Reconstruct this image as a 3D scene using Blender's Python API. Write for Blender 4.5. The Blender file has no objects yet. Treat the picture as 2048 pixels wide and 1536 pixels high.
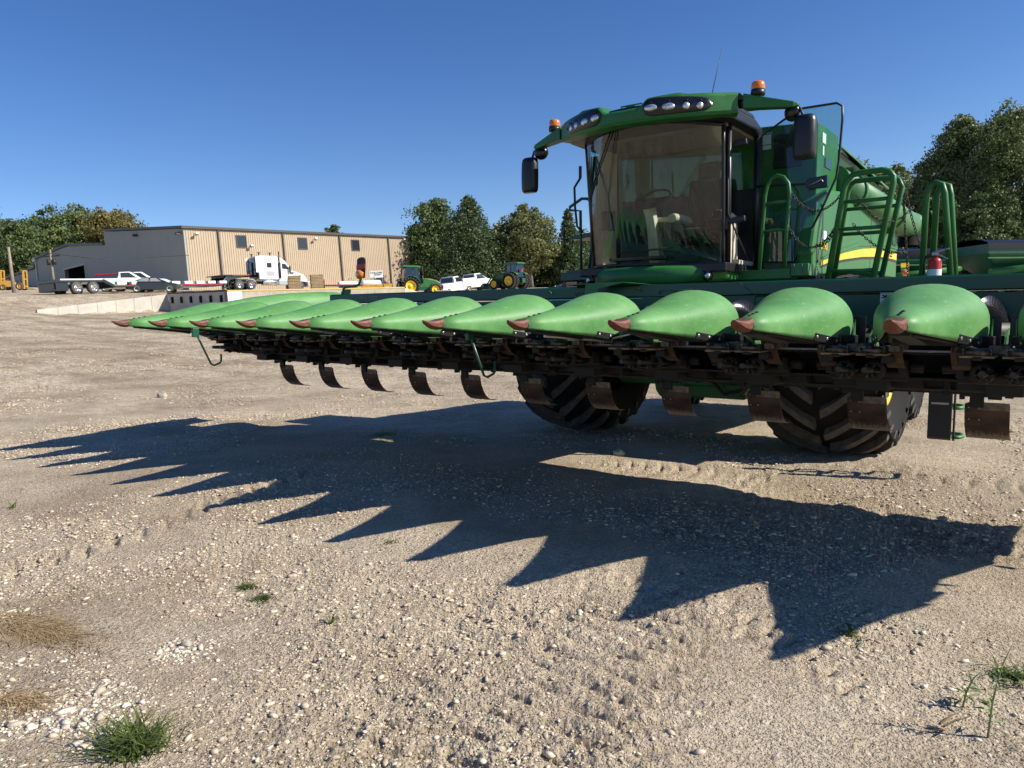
import bpy, bmesh, math, random
import numpy as np
from mathutils import Vector, Matrix
rnd = random.Random(7)
R_ = math.radians
scene = bpy.context.scene
COL = scene.collection

# ---------------------------------------------------------------- frames
# "lot frame": the sloping gravel the combine stands on (x along the corn head, y away from it, z off the gravel)
UP = Vector((-0.0507, -0.0403, 0.9979)).normalized()
T3 = UP.rotation_difference(Vector((0, 0, 1))).to_matrix()
T = T3.to_4x4()
CAM = Vector((3.763, -4.048, 1.518)); YAW, PITCH, ROLL, FPX = -0.638, 0.0858, -0.0025, 1514.0
fw = Vector((math.sin(YAW) * math.cos(PITCH), math.cos(YAW) * math.cos(PITCH), -math.sin(PITCH)))
rt0 = Vector((math.cos(YAW), -math.sin(YAW), 0)); up0 = rt0.cross(fw)
rt = rt0 * math.cos(ROLL) + up0 * math.sin(ROLL); upv = up0 * math.cos(ROLL) - rt0 * math.sin(ROLL)
FW, RT, UPV, CG = T3 @ fw, T3 @ rt, T3 @ upv, T3 @ CAM
FH = Vector((FW.x, FW.y, 0)).normalized(); RH = Vector((FH.y, -FH.x, 0))

# ---------------------------------------------------------------- camera
cam = bpy.data.cameras.new('camera'); cam.sensor_width = 36; cam.lens = FPX / 2048 * 36
cam.clip_start = 0.05; cam.clip_end = 3000
camo = bpy.data.objects.new('camera', cam); COL.objects.link(camo)
camo.matrix_world = Matrix(((RT.x, UPV.x, -FW.x, CG.x), (RT.y, UPV.y, -FW.y, CG.y), (RT.z, UPV.z, -FW.z, CG.z), (0, 0, 0, 1)))
scene.camera = camo

# ---------------------------------------------------------------- sky, sun, exposure
SUN = (T3 @ Vector((1.8215, 0.6794, 1.5019))).normalized()
sun_el = math.asin(SUN.z); sun_az = math.atan2(SUN.x, SUN.y)
w = bpy.data.worlds.new('World'); scene.world = w; w.use_nodes = True
nt = w.node_tree; bg = nt.nodes['Background']
sk = nt.nodes.new('ShaderNodeTexSky'); sk.sky_type = 'NISHITA'; sk.sun_disc = False
sk.sun_elevation = sun_el; sk.sun_rotation = sun_az; sk.altitude = 1500; sk.air_density = 1.0; sk.dust_density = 0.1; sk.ozone_density = 1.5
hs = nt.nodes.new('ShaderNodeHueSaturation'); hs.inputs['Saturation'].default_value = 1.3; hs.inputs['Hue'].default_value = 0.513
nt.links.new(sk.outputs[0], hs.inputs['Color']); nt.links.new(hs.outputs[0], bg.inputs[0]); bg.inputs[1].default_value = 0.098
sl = bpy.data.lights.new('sun', 'SUN'); sl.energy = 5.0; sl.angle = R_(0.53); sl.color = (1.0, 0.93, 0.82)
so = bpy.data.objects.new('sun', sl); COL.objects.link(so); so.rotation_euler = SUN.to_track_quat('Z', 'Y').to_euler(); so.location = (0, 0, 40)
scene.view_settings.view_transform = 'Standard'; scene.view_settings.look = 'None'; scene.view_settings.exposure = 0.5; scene.view_settings.gamma = 1
scene.render.engine = 'CYCLES'; scene.cycles.max_bounces = 8; scene.cycles.transparent_max_bounces = 16; scene.cycles.use_denoising = True

# ---------------------------------------------------------------- materials
MATS = {}
def mat(name, col, rough=0.5, metal=0.0, var=0.0, scale=8, spec=0.5, bump=0.0, bscale=60, col2=None, coat=0.0, stretch=None):
    m = bpy.data.materials.new(name); m.use_nodes = True; n = m.node_tree; b = n.nodes['Principled BSDF']
    b.inputs['Base Color'].default_value = (*col, 1); b.inputs['Roughness'].default_value = rough; b.inputs['Metallic'].default_value = metal
    b.inputs['Specular IOR Level'].default_value = spec; b.inputs['Coat Weight'].default_value = coat; b.inputs['Coat Roughness'].default_value = 0.15
    tc = n.nodes.new('ShaderNodeTexCoord'); src = tc.outputs['Object']
    if stretch:
        mp = n.nodes.new('ShaderNodeMapping'); mp.inputs['Scale'].default_value = stretch; n.links.new(src, mp.inputs[0]); src = mp.outputs[0]
    if var or col2:
        tn = n.nodes.new('ShaderNodeTexNoise'); tn.inputs['Scale'].default_value = scale; tn.inputs['Detail'].default_value = 6; tn.inputs['Roughness'].default_value = 0.65
        n.links.new(src, tn.inputs['Vector'])
        r = n.nodes.new('ShaderNodeValToRGB'); r.color_ramp.elements[0].position = 0.35; r.color_ramp.elements[1].position = 0.68
        c2 = col2 if col2 else tuple(min(1, c * (1 + var)) for c in col)
        c1 = col if col2 else tuple(c * (1 - var) for c in col)
        r.color_ramp.elements[0].color = (*c1, 1); r.color_ramp.elements[1].color = (*c2, 1)
        n.links.new(tn.outputs[0], r.inputs[0]); n.links.new(r.outputs[0], b.inputs['Base Color'])
        mr = n.nodes.new('ShaderNodeMapRange'); mr.inputs[3].default_value = max(0.05, rough - 0.12); mr.inputs[4].default_value = min(1, rough + 0.12)
        n.links.new(tn.outputs[0], mr.inputs[0]); n.links.new(mr.outputs[0], b.inputs['Roughness'])
    if bump:
        t2 = n.nodes.new('ShaderNodeTexNoise'); t2.inputs['Scale'].default_value = bscale; t2.inputs['Detail'].default_value = 4; n.links.new(src, t2.inputs['Vector'])
        bp = n.nodes.new('ShaderNodeBump'); bp.inputs['Strength'].default_value = bump; bp.inputs['Distance'].default_value = 0.01
        n.links.new(t2.outputs[0], bp.inputs['Height']); n.links.new(bp.outputs[0], b.inputs['Normal'])
    MATS[name] = m
    return m
def scratch(m):
    """fine dull scuffs: thin stretched noise that roughens and lightens the plastic"""
    n = m.node_tree; b = n.nodes['Principled BSDF']; tc = n.nodes.new('ShaderNodeTexCoord'); last = b.inputs['Base Color'].links[0].from_socket
    for rot, sc, amt in ((0.5, (60, 3.5, 60), 0.5), (-0.9, (4, 55, 40), 0.4)):
        mp = n.nodes.new('ShaderNodeMapping'); mp.inputs['Rotation'].default_value = (0, rot * 0.4, rot); mp.inputs['Scale'].default_value = sc; n.links.new(tc.outputs['Object'], mp.inputs[0])
        t = n.nodes.new('ShaderNodeTexNoise'); t.inputs['Scale'].default_value = 1.0; t.inputs['Detail'].default_value = 3; n.links.new(mp.outputs[0], t.inputs['Vector'])
        r = n.nodes.new('ShaderNodeMapRange'); r.inputs[1].default_value = 0.62; r.inputs[2].default_value = 0.80; r.inputs[4].default_value = amt; n.links.new(t.outputs[0], r.inputs[0])
        mx = n.nodes.new('ShaderNodeMix'); mx.data_type = 'RGBA'; mx.inputs[7].default_value = (0.30, 0.46, 0.28, 1); n.links.new(r.outputs[0], mx.inputs[0]); n.links.new(last, mx.inputs[6]); last = mx.outputs[2]
    n.links.new(last, b.inputs['Base Color'])
def muddy(m, z0, z1, col):
    """dried mud caked on the lower edge of a plate"""
    n = m.node_tree; b = n.nodes['Principled BSDF']; tc = n.nodes.new('ShaderNodeTexCoord'); sp = n.nodes.new('ShaderNodeSeparateXYZ'); n.links.new(tc.outputs['Object'], sp.inputs[0]); last = b.inputs['Base Color'].links[0].from_socket
    mp = n.nodes.new('ShaderNodeMapping'); mp.inputs['Scale'].default_value = (60, 20, 9); n.links.new(tc.outputs['Object'], mp.inputs[0]); t = n.nodes.new('ShaderNodeTexNoise'); t.inputs['Scale'].default_value = 1; t.inputs['Detail'].default_value = 5; n.links.new(mp.outputs[0], t.inputs['Vector'])
    ad = n.nodes.new('ShaderNodeMath'); ad.operation = 'MULTIPLY_ADD'; ad.inputs[1].default_value = 0.14; n.links.new(t.outputs[0], ad.inputs[0]); n.links.new(sp.outputs[2], ad.inputs[2])
    r = n.nodes.new('ShaderNodeMapRange'); r.inputs[1].default_value = z0 + 0.07; r.inputs[2].default_value = z1 + 0.07; r.inputs[3].default_value = 0.95; r.inputs[4].default_value = 0.0; n.links.new(ad.outputs[0], r.inputs[0])
    mx = n.nodes.new('ShaderNodeMix'); mx.data_type = 'RGBA'; mx.inputs[7].default_value = (*col, 1); n.links.new(r.outputs[0], mx.inputs[0]); n.links.new(last, mx.inputs[6]); n.links.new(mx.outputs[2], b.inputs['Base Color'])
GREEN = (0.028, 0.145, 0.034)
mat('green', GREEN, 0.42, var=0.22, scale=3, spec=0.4, bump=0.02, bscale=25)
mat('green_dusty', (0.03, 0.15, 0.045), 0.5, col2=(0.075, 0.20, 0.075), scale=5)
mat('dark_green', (0.008, 0.080, 0.042), 0.36, var=0.15, scale=2, coat=0.1)
mat('snout', (0.075, 0.230, 0.062), 0.52, spec=0.38, col2=(0.130, 0.315, 0.102), scale=3.2, bump=0.05, bscale=9)
scratch(MATS['snout'])
mat('rust_paint', (0.17, 0.055, 0.027), 0.6, col2=(0.08, 0.032, 0.020), scale=22, bump=0.3, bscale=60)
mat('rust_plate', (0.050, 0.027, 0.017), 0.75, col2=(0.12, 0.070, 0.040), scale=7, stretch=(1, 1, 2.0), bump=0.3, bscale=40)
mat('stomper_rust', (0.040, 0.022, 0.015), 0.7, col2=(0.12, 0.060, 0.030), scale=6, stretch=(1, 1, 2.0), bump=0.3, bscale=40)
muddy(MATS['stomper_rust'], 0.675, 0.735, (0.30, 0.235, 0.165))
mat('dusty_steel', (0.12, 0.085, 0.055), 0.8, col2=(0.30, 0.24, 0.17), scale=22, bump=0.2, bscale=60)
mat('black_plastic', (0.012, 0.012, 0.014), 0.4, var=0.2, scale=6)
mat('black_gloss', (0.010, 0.010, 0.012), 0.22, var=0.1, scale=6)
mat('black_metal', (0.015, 0.014, 0.013), 0.55, col2=(0.035, 0.028, 0.022), scale=14)
mat('chain_metal', (0.02, 0.02, 0.02), 0.35, metal=0.6, col2=(0.12, 0.11, 0.10), scale=40)
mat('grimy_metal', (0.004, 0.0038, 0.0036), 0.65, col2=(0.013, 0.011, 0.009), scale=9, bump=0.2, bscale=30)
mat('rubber', (0.005, 0.005, 0.005), 0.85, spec=0.3, col2=(0.010, 0.0095, 0.009), scale=6, bump=0.1, bscale=60)
mat('rubber_lug', (0.050, 0.045, 0.038), 0.85, col2=(0.12, 0.105, 0.085), scale=10, bump=0.15, bscale=60)
mat('tyre_grey', (0.05, 0.048, 0.045), 0.85, col2=(0.10, 0.095, 0.085), scale=10)
mat('yellow', (0.80, 0.52, 0.02), 0.4, var=0.1)
mat('machine_yellow', (0.62, 0.33, 0.05), 0.5, var=0.2, scale=4)
mat('chrome', (0.75, 0.75, 0.76), 0.15, metal=1.0, var=0.1)
mat('steel', (0.42, 0.41, 0.39), 0.4, metal=0.8, var=0.15, scale=12)
mat('white_paint', (0.78, 0.78, 0.77), 0.3, var=0.04, coat=0.3)
mat('white_matte', (0.75, 0.75, 0.73), 0.6, var=0.08, scale=12)
mat('silver_paint', (0.42, 0.43, 0.44), 0.35, metal=0.3, var=0.05)
mat('dark_paint', (0.02, 0.025, 0.03), 0.2, coat=0.6)
mat('red', (0.45, 0.02, 0.015), 0.35, var=0.1)
mat('maroon', (0.055, 0.012, 0.016), 0.5, var=0.2, scale=15)
mat('beige', (0.55, 0.49, 0.38), 0.7, var=0.08)
mat('beige_trim', (0.20, 0.175, 0.13), 0.75, var=0.1)
mat('seat_cloth', (0.05, 0.045, 0.04), 0.9, var=0.3, scale=60)
mat('label_white', (0.72, 0.74, 0.76), 0.5)
mat('label_black', (0.01, 0.01, 0.012), 0.5)
mat('label_red', (0.30, 0.015, 0.03), 0.5)
mat('label_blue', (0.02, 0.06, 0.25), 0.5)
mat('embossed', (0.30, 0.29, 0.17), 0.5)
mat('concrete', (0.42, 0.39, 0.33), 0.85, col2=(0.55, 0.52, 0.45), scale=0.9, bump=0.2, bscale=4)
mat('concrete_stained', (0.30, 0.26, 0.20), 0.85, col2=(0.42, 0.37, 0.30), scale=1.4, bump=0.2, bscale=4)
mat('edge_yellow', (0.62, 0.45, 0.10), 0.7, col2=(0.45, 0.33, 0.12), scale=1.2)
mat('pallet_wood', (0.45, 0.32, 0.18), 0.8, col2=(0.28, 0.20, 0.12), scale=1.5)
mat('pale_wood', (0.52, 0.45, 0.38), 0.8, col2=(0.35, 0.28, 0.23), scale=3)
mat('pole_wood', (0.20, 0.16, 0.12), 0.85, col2=(0.30, 0.26, 0.21), scale=3)
mat('roof_trim', (0.06, 0.05, 0.045), 0.5, var=0.1)
mat('galvanised', (0.45, 0.46, 0.46), 0.45, metal=0.5, var=0.1)
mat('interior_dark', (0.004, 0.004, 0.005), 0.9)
mat('tarp_black', (0.008, 0.009, 0.012), 0.3, bump=0.3, bscale=6)
mat('bark', (0.12, 0.095, 0.07), 0.9, col2=(0.22, 0.19, 0.15), scale=4)
mat('dirt_clod', (0.07, 0.045, 0.03), 0.95, var=0.3, scale=40, bump=0.4)

def lamp_mat(name, col, rough=0.15):
    m = mat(name, col, rough); b = m.node_tree.nodes['Principled BSDF']; b.inputs['Transmission Weight'].default_value = 0.25; b.inputs['Coat Weight'].default_value = 0.5
    return m
lamp_mat('amber', (0.90, 0.24, 0.02)); mat('lens', (0.62, 0.64, 0.66), 0.28, metal=0.75, var=0.35, scale=35, coat=0.8); lamp_mat('red_lens', (0.5, 0.02, 0.01))

def glass_mat(name, tint, gloss=0.5, dust=0.0):
    m = bpy.data.materials.new(name); m.use_nodes = True; n = m.node_tree; n.nodes.clear()
    out = n.nodes.new('ShaderNodeOutputMaterial'); tr = n.nodes.new('ShaderNodeBsdfTransparent'); tr.inputs[0].default_value = (*tint, 1)
    gl = n.nodes.new('ShaderNodeBsdfGlossy'); gl.inputs['Roughness'].default_value = 0.01
    fr = n.nodes.new('ShaderNodeFresnel'); fr.inputs['IOR'].default_value = 1.55
    ma = n.nodes.new('ShaderNodeMath'); ma.operation = 'MULTIPLY_ADD'; ma.inputs[1].default_value = 1.0; ma.inputs[2].default_value = gloss; ma.use_clamp = True
    mx = n.nodes.new('ShaderNodeMixShader'); n.links.new(fr.outputs[0], ma.inputs[0]); n.links.new(ma.outputs[0], mx.inputs[0])
    n.links.new(tr.outputs[0], mx.inputs[1]); n.links.new(gl.outputs[0], mx.inputs[2]); last = mx.outputs[0]
    if dust:
        df = n.nodes.new('ShaderNodeBsdfDiffuse'); df.inputs[0].default_value = (0.45, 0.42, 0.36, 1)
        tc = n.nodes.new('ShaderNodeTexCoord'); mp = n.nodes.new('ShaderNodeMapping'); mp.inputs['Scale'].default_value = (9, 9, 1.2)
        tn = n.nodes.new('ShaderNodeTexNoise'); tn.inputs['Scale'].default_value = 3; tn.inputs['Detail'].default_value = 8
        n.links.new(tc.outputs['Object'], mp.inputs[0]); n.links.new(mp.outputs[0], tn.inputs['Vector'])
        rp = n.nodes.new('ShaderNodeMapRange'); rp.inputs[1].default_value = 0.42; rp.inputs[2].default_value = 0.75; rp.inputs[3].default_value = 0.0; rp.inputs[4].default_value = dust
        n.links.new(tn.outputs[0], rp.inputs[0]); m2 = n.nodes.new('ShaderNodeMixShader'); n.links.new(rp.outputs[0], m2.inputs[0])
        n.links.new(last, m2.inputs[1]); n.links.new(df.outputs[0], m2.inputs[2]); last = m2.outputs[0]
    n.links.new(last, out.inputs[0]); MATS[name] = m; return m
glass_mat('windshield', (0.74, 0.86, 0.78), 0.02, dust=0.05)
glass_mat('door_glass', (0.60, 0.78, 0.70), 0.02, dust=0.04)
glass_mat('car_glass', (0.18, 0.22, 0.22), 0.08)

def corrugated(name, col, dark, axis='X', pitch=0.305):
    m = mat(name, col, 0.5, var=0.05, scale=0.6); n = m.node_tree; b = n.nodes['Principled BSDF']
    return m
corrugated('tan_siding', (0.42, 0.33, 0.225), 0)
corrugated('shaded_siding', (0.32, 0.33, 0.30), 0); corrugated('pale_siding', (0.50, 0.46, 0.38), 0)  # gable and shed siding: shade put into a darker grey colour

# ---------------------------------------------------------------- mesh builder
class MB:
    def __init__(s): s.v = []; s.f = []; s.sm = []; s.mi = []
    def add(s, vs, fs, smooth=False, mi=0):
        o = len(s.v); s.v += [tuple(p) for p in vs]
        for q in fs: s.f.append(tuple(i + o for i in q)); s.sm.append(smooth); s.mi.append(mi)
        return s
    def box(s, c, size, rot=None, mi=0):
        x, y, z = (a / 2 for a in size); c = Vector(c)
        vs = [Vector((i * x, j * y, k * z)) for i in (-1, 1) for j in (-1, 1) for k in (-1, 1)]
        if rot is not None:
            if isinstance(rot, tuple): rot = Matrix.Rotation(rot[2], 3, 'Z') @ Matrix.Rotation(rot[1], 3, 'Y') @ Matrix.Rotation(rot[0], 3, 'X')
            vs = [rot @ p for p in vs]
        return s.add([p + c for p in vs], [(0, 1, 3, 2), (4, 6, 7, 5), (0, 4, 5, 1), (2, 3, 7, 6), (0, 2, 6, 4), (1, 5, 7, 3)], False, mi)
    def span(s, a, b, mi=0):
        return s.box([(a[i] + b[i]) / 2 for i in range(3)], [abs(b[i] - a[i]) for i in range(3)], None, mi)
    def prism(s, pts, axis, a, b, mi=0, smooth=False):
        """pts: 2-D outline in the two remaining axes; extruded from a to b along axis"""
        n = len(pts)
        def m(p, t): return {'x': (t, p[0], p[1]), 'y': (p[0], t, p[1]), 'z': (p[0], p[1], t)}[axis]
        vs = [m(p, a) for p in pts] + [m(p, b) for p in pts]
        o = len(s.v)
        s.add(vs, [(i, (i + 1) % n, n + (i + 1) % n, n + i) for i in range(n)], smooth, mi)
        s.f += [tuple(o + i for i in range(n))[::-1], tuple(o + n + i for i in range(n))]; s.sm += [False, False]; s.mi += [mi, mi]
        return s
    def tube(s, path, r, n=8, mi=0, closed=False):
        P = [Vector(p) for p in path]; rings = []; rr = r if isinstance(r, (list, tuple)) else [r] * len(P)
        prev = None
        for i, p in enumerate(P):
            if closed: d = (P[(i + 1) % len(P)] - P[i - 1])
            else: d = (P[min(i + 1, len(P) - 1)] - P[max(i - 1, 0)])
            d.normalize()
            if prev is None: a = d.orthogonal().normalized()
            else:
                a = prev - d * prev.dot(d); a = a.normalized() if a.length > 1e-6 else d.orthogonal().normalized()
            prev = a; b = d.cross(a)
            rings.append([p + (a * math.cos(t) + b * math.sin(t)) * rr[i] for t in [2 * math.pi * k / n for k in range(n)]])
        return s.loft(rings, closed_ring=True, caps=not closed, mi=mi, loop=closed)
    def cyl(s, p0, p1, r0, r1=None, n=16, mi=0): return s.tube([p0, p1], [r0, r0 if r1 is None else r1], n, mi)
    def loft(s, rings, closed_ring=True, caps=False, smooth=True, mi=0, loop=False):
        n = len(rings[0]); o = len(s.v); fs = []; m = len(rings)
        for i in range(m if loop else m - 1):
            for k in range(n if closed_ring else n - 1):
                fs.append((i * n + k, i * n + (k + 1) % n, ((i + 1) % m) * n + (k + 1) % n, ((i + 1) % m) * n + k))
        s.add([p for r in rings for p in r], fs, smooth, mi)
        if caps and closed_ring:
            s.f += [tuple(o + i for i in range(n))[::-1], tuple(o + (m - 1) * n + i for i in range(n))]; s.sm += [False, False]; s.mi += [mi, mi]
        return s
    def lathe(s, prof, origin, axis, n=32, mi=0, closed=False):
        ax = Vector(axis).normalized(); a = ax.orthogonal().normalized(); b = ax.cross(a); o = Vector(origin)
        rings = [[o + ax * h + (a * math.cos(t) + b * math.sin(t)) * r for t in [2 * math.pi * k / n for k in range(n)]] for (r, h) in prof]
        return s.loft(rings, True, False, mi=mi, loop=closed)
    def quad(s, a, b, c, d, mi=0): return s.add([a, b, c, d], [(0, 1, 2, 3)], False, mi)
    def ball(s, c, r, n=10, m=7, mi=0, scale=(1, 1, 1)):
        c = Vector(c); rings = []
        for i in range(1, m):
            t = math.pi * i / m; rings.append([c + Vector((scale[0] * r * math.sin(t) * math.cos(2 * math.pi * k / n), scale[1] * r * math.sin(t) * math.sin(2 * math.pi * k / n), scale[2] * r * math.cos(t))) for k in range(n)])
        return s.loft(rings, True, True, mi=mi)
    def text(s, txt, org, xd, ud, size, mi=0, depth=0.002, squeeze=1.0):
        cu = bpy.data.curves.new('t', 'FONT'); cu.body = txt; cu.size = size; cu.extrude = depth; cu.resolution_u = 3; cu.offset = size * 0.012
        ob = bpy.data.objects.new('t', cu); COL.objects.link(ob); bpy.context.view_layer.update()
        me = bpy.data.meshes.new_from_object(ob); xd = Vector(xd).normalized(); ud = Vector(ud).normalized(); nd = xd.cross(ud); org = Vector(org)
        s.add([org + xd * (v.co.x * squeeze) + ud * v.co.y + nd * v.co.z for v in me.vertices], [tuple(p.vertices) for p in me.polygons], False, mi)
        bpy.data.objects.remove(ob); bpy.data.curves.remove(cu); bpy.data.meshes.remove(me); return s
    def xf(s, M):
        s.v = [tuple(M @ Vector(p)) for p in s.v]; return s
    def build(s, name, m, parent=None, bevel=0.0, solid=0.0, offset=0.0):
        me = bpy.data.meshes.new(name); me.from_pydata(s.v, [], s.f); me.update()
        ms = m if isinstance(m, (list, tuple)) else [m]
        for x in ms: me.materials.append(MATS[x])
        me.polygons.foreach_set('use_smooth', s.sm); me.polygons.foreach_set('material_index', s.mi)
        ob = bpy.data.objects.new(name, me); COL.objects.link(ob)
        if parent is not None:
            ob.parent = parent
            if parent.parent is None and 'off' in OFF.get(parent.name, {}): ob.location = OFF[parent.name]['off']
        if solid: md = ob.modifiers.new('s', 'SOLIDIFY'); md.thickness = solid; md.offset = offset
        if bevel: md = ob.modifiers.new('b', 'BEVEL'); md.width = bevel; md.segments = 2; md.limit_method = 'ANGLE'; md.angle_limit = 0.6
        return ob
OFF = {}
def tag(o, label=None, cat=None, group=None, kind=None):
    if label: o['label'] = label
    if cat: o['category'] = cat
    if group: o['group'] = group
    if kind: o['kind'] = kind
    return o
def thingM(name, loc, label, cat, group=None):
    """a thing standing on the lot: parts are written in lot coordinates"""
    o = bpy.data.objects.new(name, None); COL.objects.link(o); o.matrix_world = T @ Matrix.Translation(loc); o.empty_display_size = 0.2
    OFF[o.name] = {'off': -Vector(loc)}
    return tag(o, label, cat, group)
def thing(name, loc, rz, label, cat, group=None):
    o = bpy.data.objects.new(name, None); COL.objects.link(o); o.location = loc; o.rotation_euler = (0, 0, rz); o.empty_display_size = 0.2
    return tag(o, label, cat, group)
def kids(o): return [c for c in bpy.data.objects if c.parent == o]
def copy_tree(o, parent=None):
    c = o.copy(); COL.objects.link(c); c.parent = parent
    for k in kids(o): copy_tree(k, c)
    return c
def at(u, v, d):
    """the point at picture position (u, v) of the 2048 x 1536 photograph and d metres of depth"""
    return CG + (FW + RT * ((u - 1024) / FPX) + UPV * (-(v - 768) / FPX)) * d

# ---------------------------------------------------------------- noise in numpy
def _h(ix, iy, seed):
    n = (ix.astype(np.int64) * 374761393 + iy.astype(np.int64) * 668265263 + seed * 1442695041) & 0xFFFFFFFF
    n = ((n ^ (n >> 13)) * 1274126177) & 0xFFFFFFFF
    return ((n ^ (n >> 16)) & 0xFFFF) / 65535.0
def vn(x, y, seed=0):
    ix, iy = np.floor(x), np.floor(y); fx, fy = x - ix, y - iy; fx = fx * fx * (3 - 2 * fx); fy = fy * fy * (3 - 2 * fy)
    a, b, c, d = _h(ix, iy, seed), _h(ix + 1, iy, seed), _h(ix, iy + 1, seed), _h(ix + 1, iy + 1, seed)
    return (a + (b - a) * fx) * (1 - fy) + (c + (d - c) * fx) * fy - 0.5
def fbm(x, y, o=4, seed=0, g=0.5):
    r = 0; a = 1
    for i in range(o): r = r + a * vn(x, y, seed + i); x = x * 2.03 + 7.1; y = y * 2.03 + 3.3; a *= g
    return r
# ---------------------------------------------------------------- the gravel lot (lot frame)
DOCK0 = at(456, 600, 55.0)
D1 = (RH * 0.661 + FH * 0.75).normalized(); D2 = (RH * -0.75 + FH * 0.661).normalized()
PROF_D = [0, 15, 22, 32, 42, 50, 58, 66, 75, 84, 100, 130, 400]
PROF_H = [0, 0, 0.18, 0.65, 1.30, 1.90, 2.75, 3.55, 4.25, 4.80, 5.5, 6.6, 16]
PROF_R = [0, 0, 0.5, 1.3, 2.2, 2.9, 3.5, 4.1, 4.6, 5.0, 5.6, 6.6, 16]
def lot_px(u, v):
    r = fw + rt * ((u - 1024) / FPX) + upv * (-(v - 768) / FPX); p = CAM - r * (CAM.z / r.z); return (p.x, p.y)
TRACKS = []
for pts, wd, wl_, amp, slant in (([(1520, 930), (1500, 1010), (1440, 1130), (1360, 1260), (1260, 1400), (1190, 1560)], 0.28, 0.17, 0.024, 3.5),
                           ([(1180, 1150), (1130, 1240), (1040, 1350), (930, 1450), (840, 1560)], 0.26, 0.16, 0.018, -3.0),
                           ([(-60, 1150), (60, 1120), (200, 1080), (330, 1040), (470, 985), (600, 950)], 0.20, 0.22, 0.032, 4.0),
                           ([(1260, 1160), (1420, 1215), (1560, 1290), (1700, 1400)], 0.17, 0.15, 0.021, 3.0),
                           ([(1480, 1080), (1620, 1150), (1720, 1240)], 0.18, 0.12, 0.008, 6.0),
                           ([(700, 1480), (760, 1390), (900, 1260), (980, 1180)], 0.2, 0.17, 0.012, 3.0),
                           ([(2100, 1130), (1900, 1080), (1700, 1010), (1450, 950), (1200, 930)], 0.34, 0.17, 0.015, -3.0),
                           ([(2100, 980), (1800, 945), (1500, 905)], 0.40, 0.20, 0.012, 3.0)):
    TRACKS.append(([lot_px(*p) for p in pts], wd, wl_, amp, slant))
def track_relief(x, y):
    h = np.zeros_like(x)
    for pts, wd, wl_, amp, slant in TRACKS:
        best = np.full(x.shape, 9.0); arc = np.zeros_like(x); side = np.zeros_like(x); acc = 0.0
        for (ax, ay), (bx, by) in zip(pts, pts[1:]):
            L_ = math.hypot(bx - ax, by - ay); tx, ty = (bx - ax) / L_, (by - ay) / L_
            s = np.clip((x - ax) * tx + (y - ay) * ty, 0, L_); dxx, dyy = x - ax - tx * s, y - ay - ty * s; dd_ = np.hypot(dxx, dyy); m = dd_ < best
            best = np.where(m, dd_, best); arc = np.where(m, acc + s, arc); side = np.where(m, (x - ax) * -ty + (y - ay) * tx, side); acc += L_
        w_ = np.clip(1.25 - best / wd, 0, 1) ; w_ = w_ * w_ * (3 - 2 * w_) * np.clip(0.85 + 1.5 * vn(x * 0.9 + 3, y * 0.9, 41), 0, 1)
        ph = 2 * math.pi * arc / wl_ + slant * np.abs(side) / wd + 2.2 * vn(x * 2.5, y * 2.5, 9)
        h = h + w_ * (-1.5 * amp * np.clip(np.sin(ph), 0, 1) ** 2.5 + 0.35 * amp * np.clip(-np.sin(ph), 0, 1) + 1.1 * amp * fbm(x * 20, y * 20, 3, 77))
    return h
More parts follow.
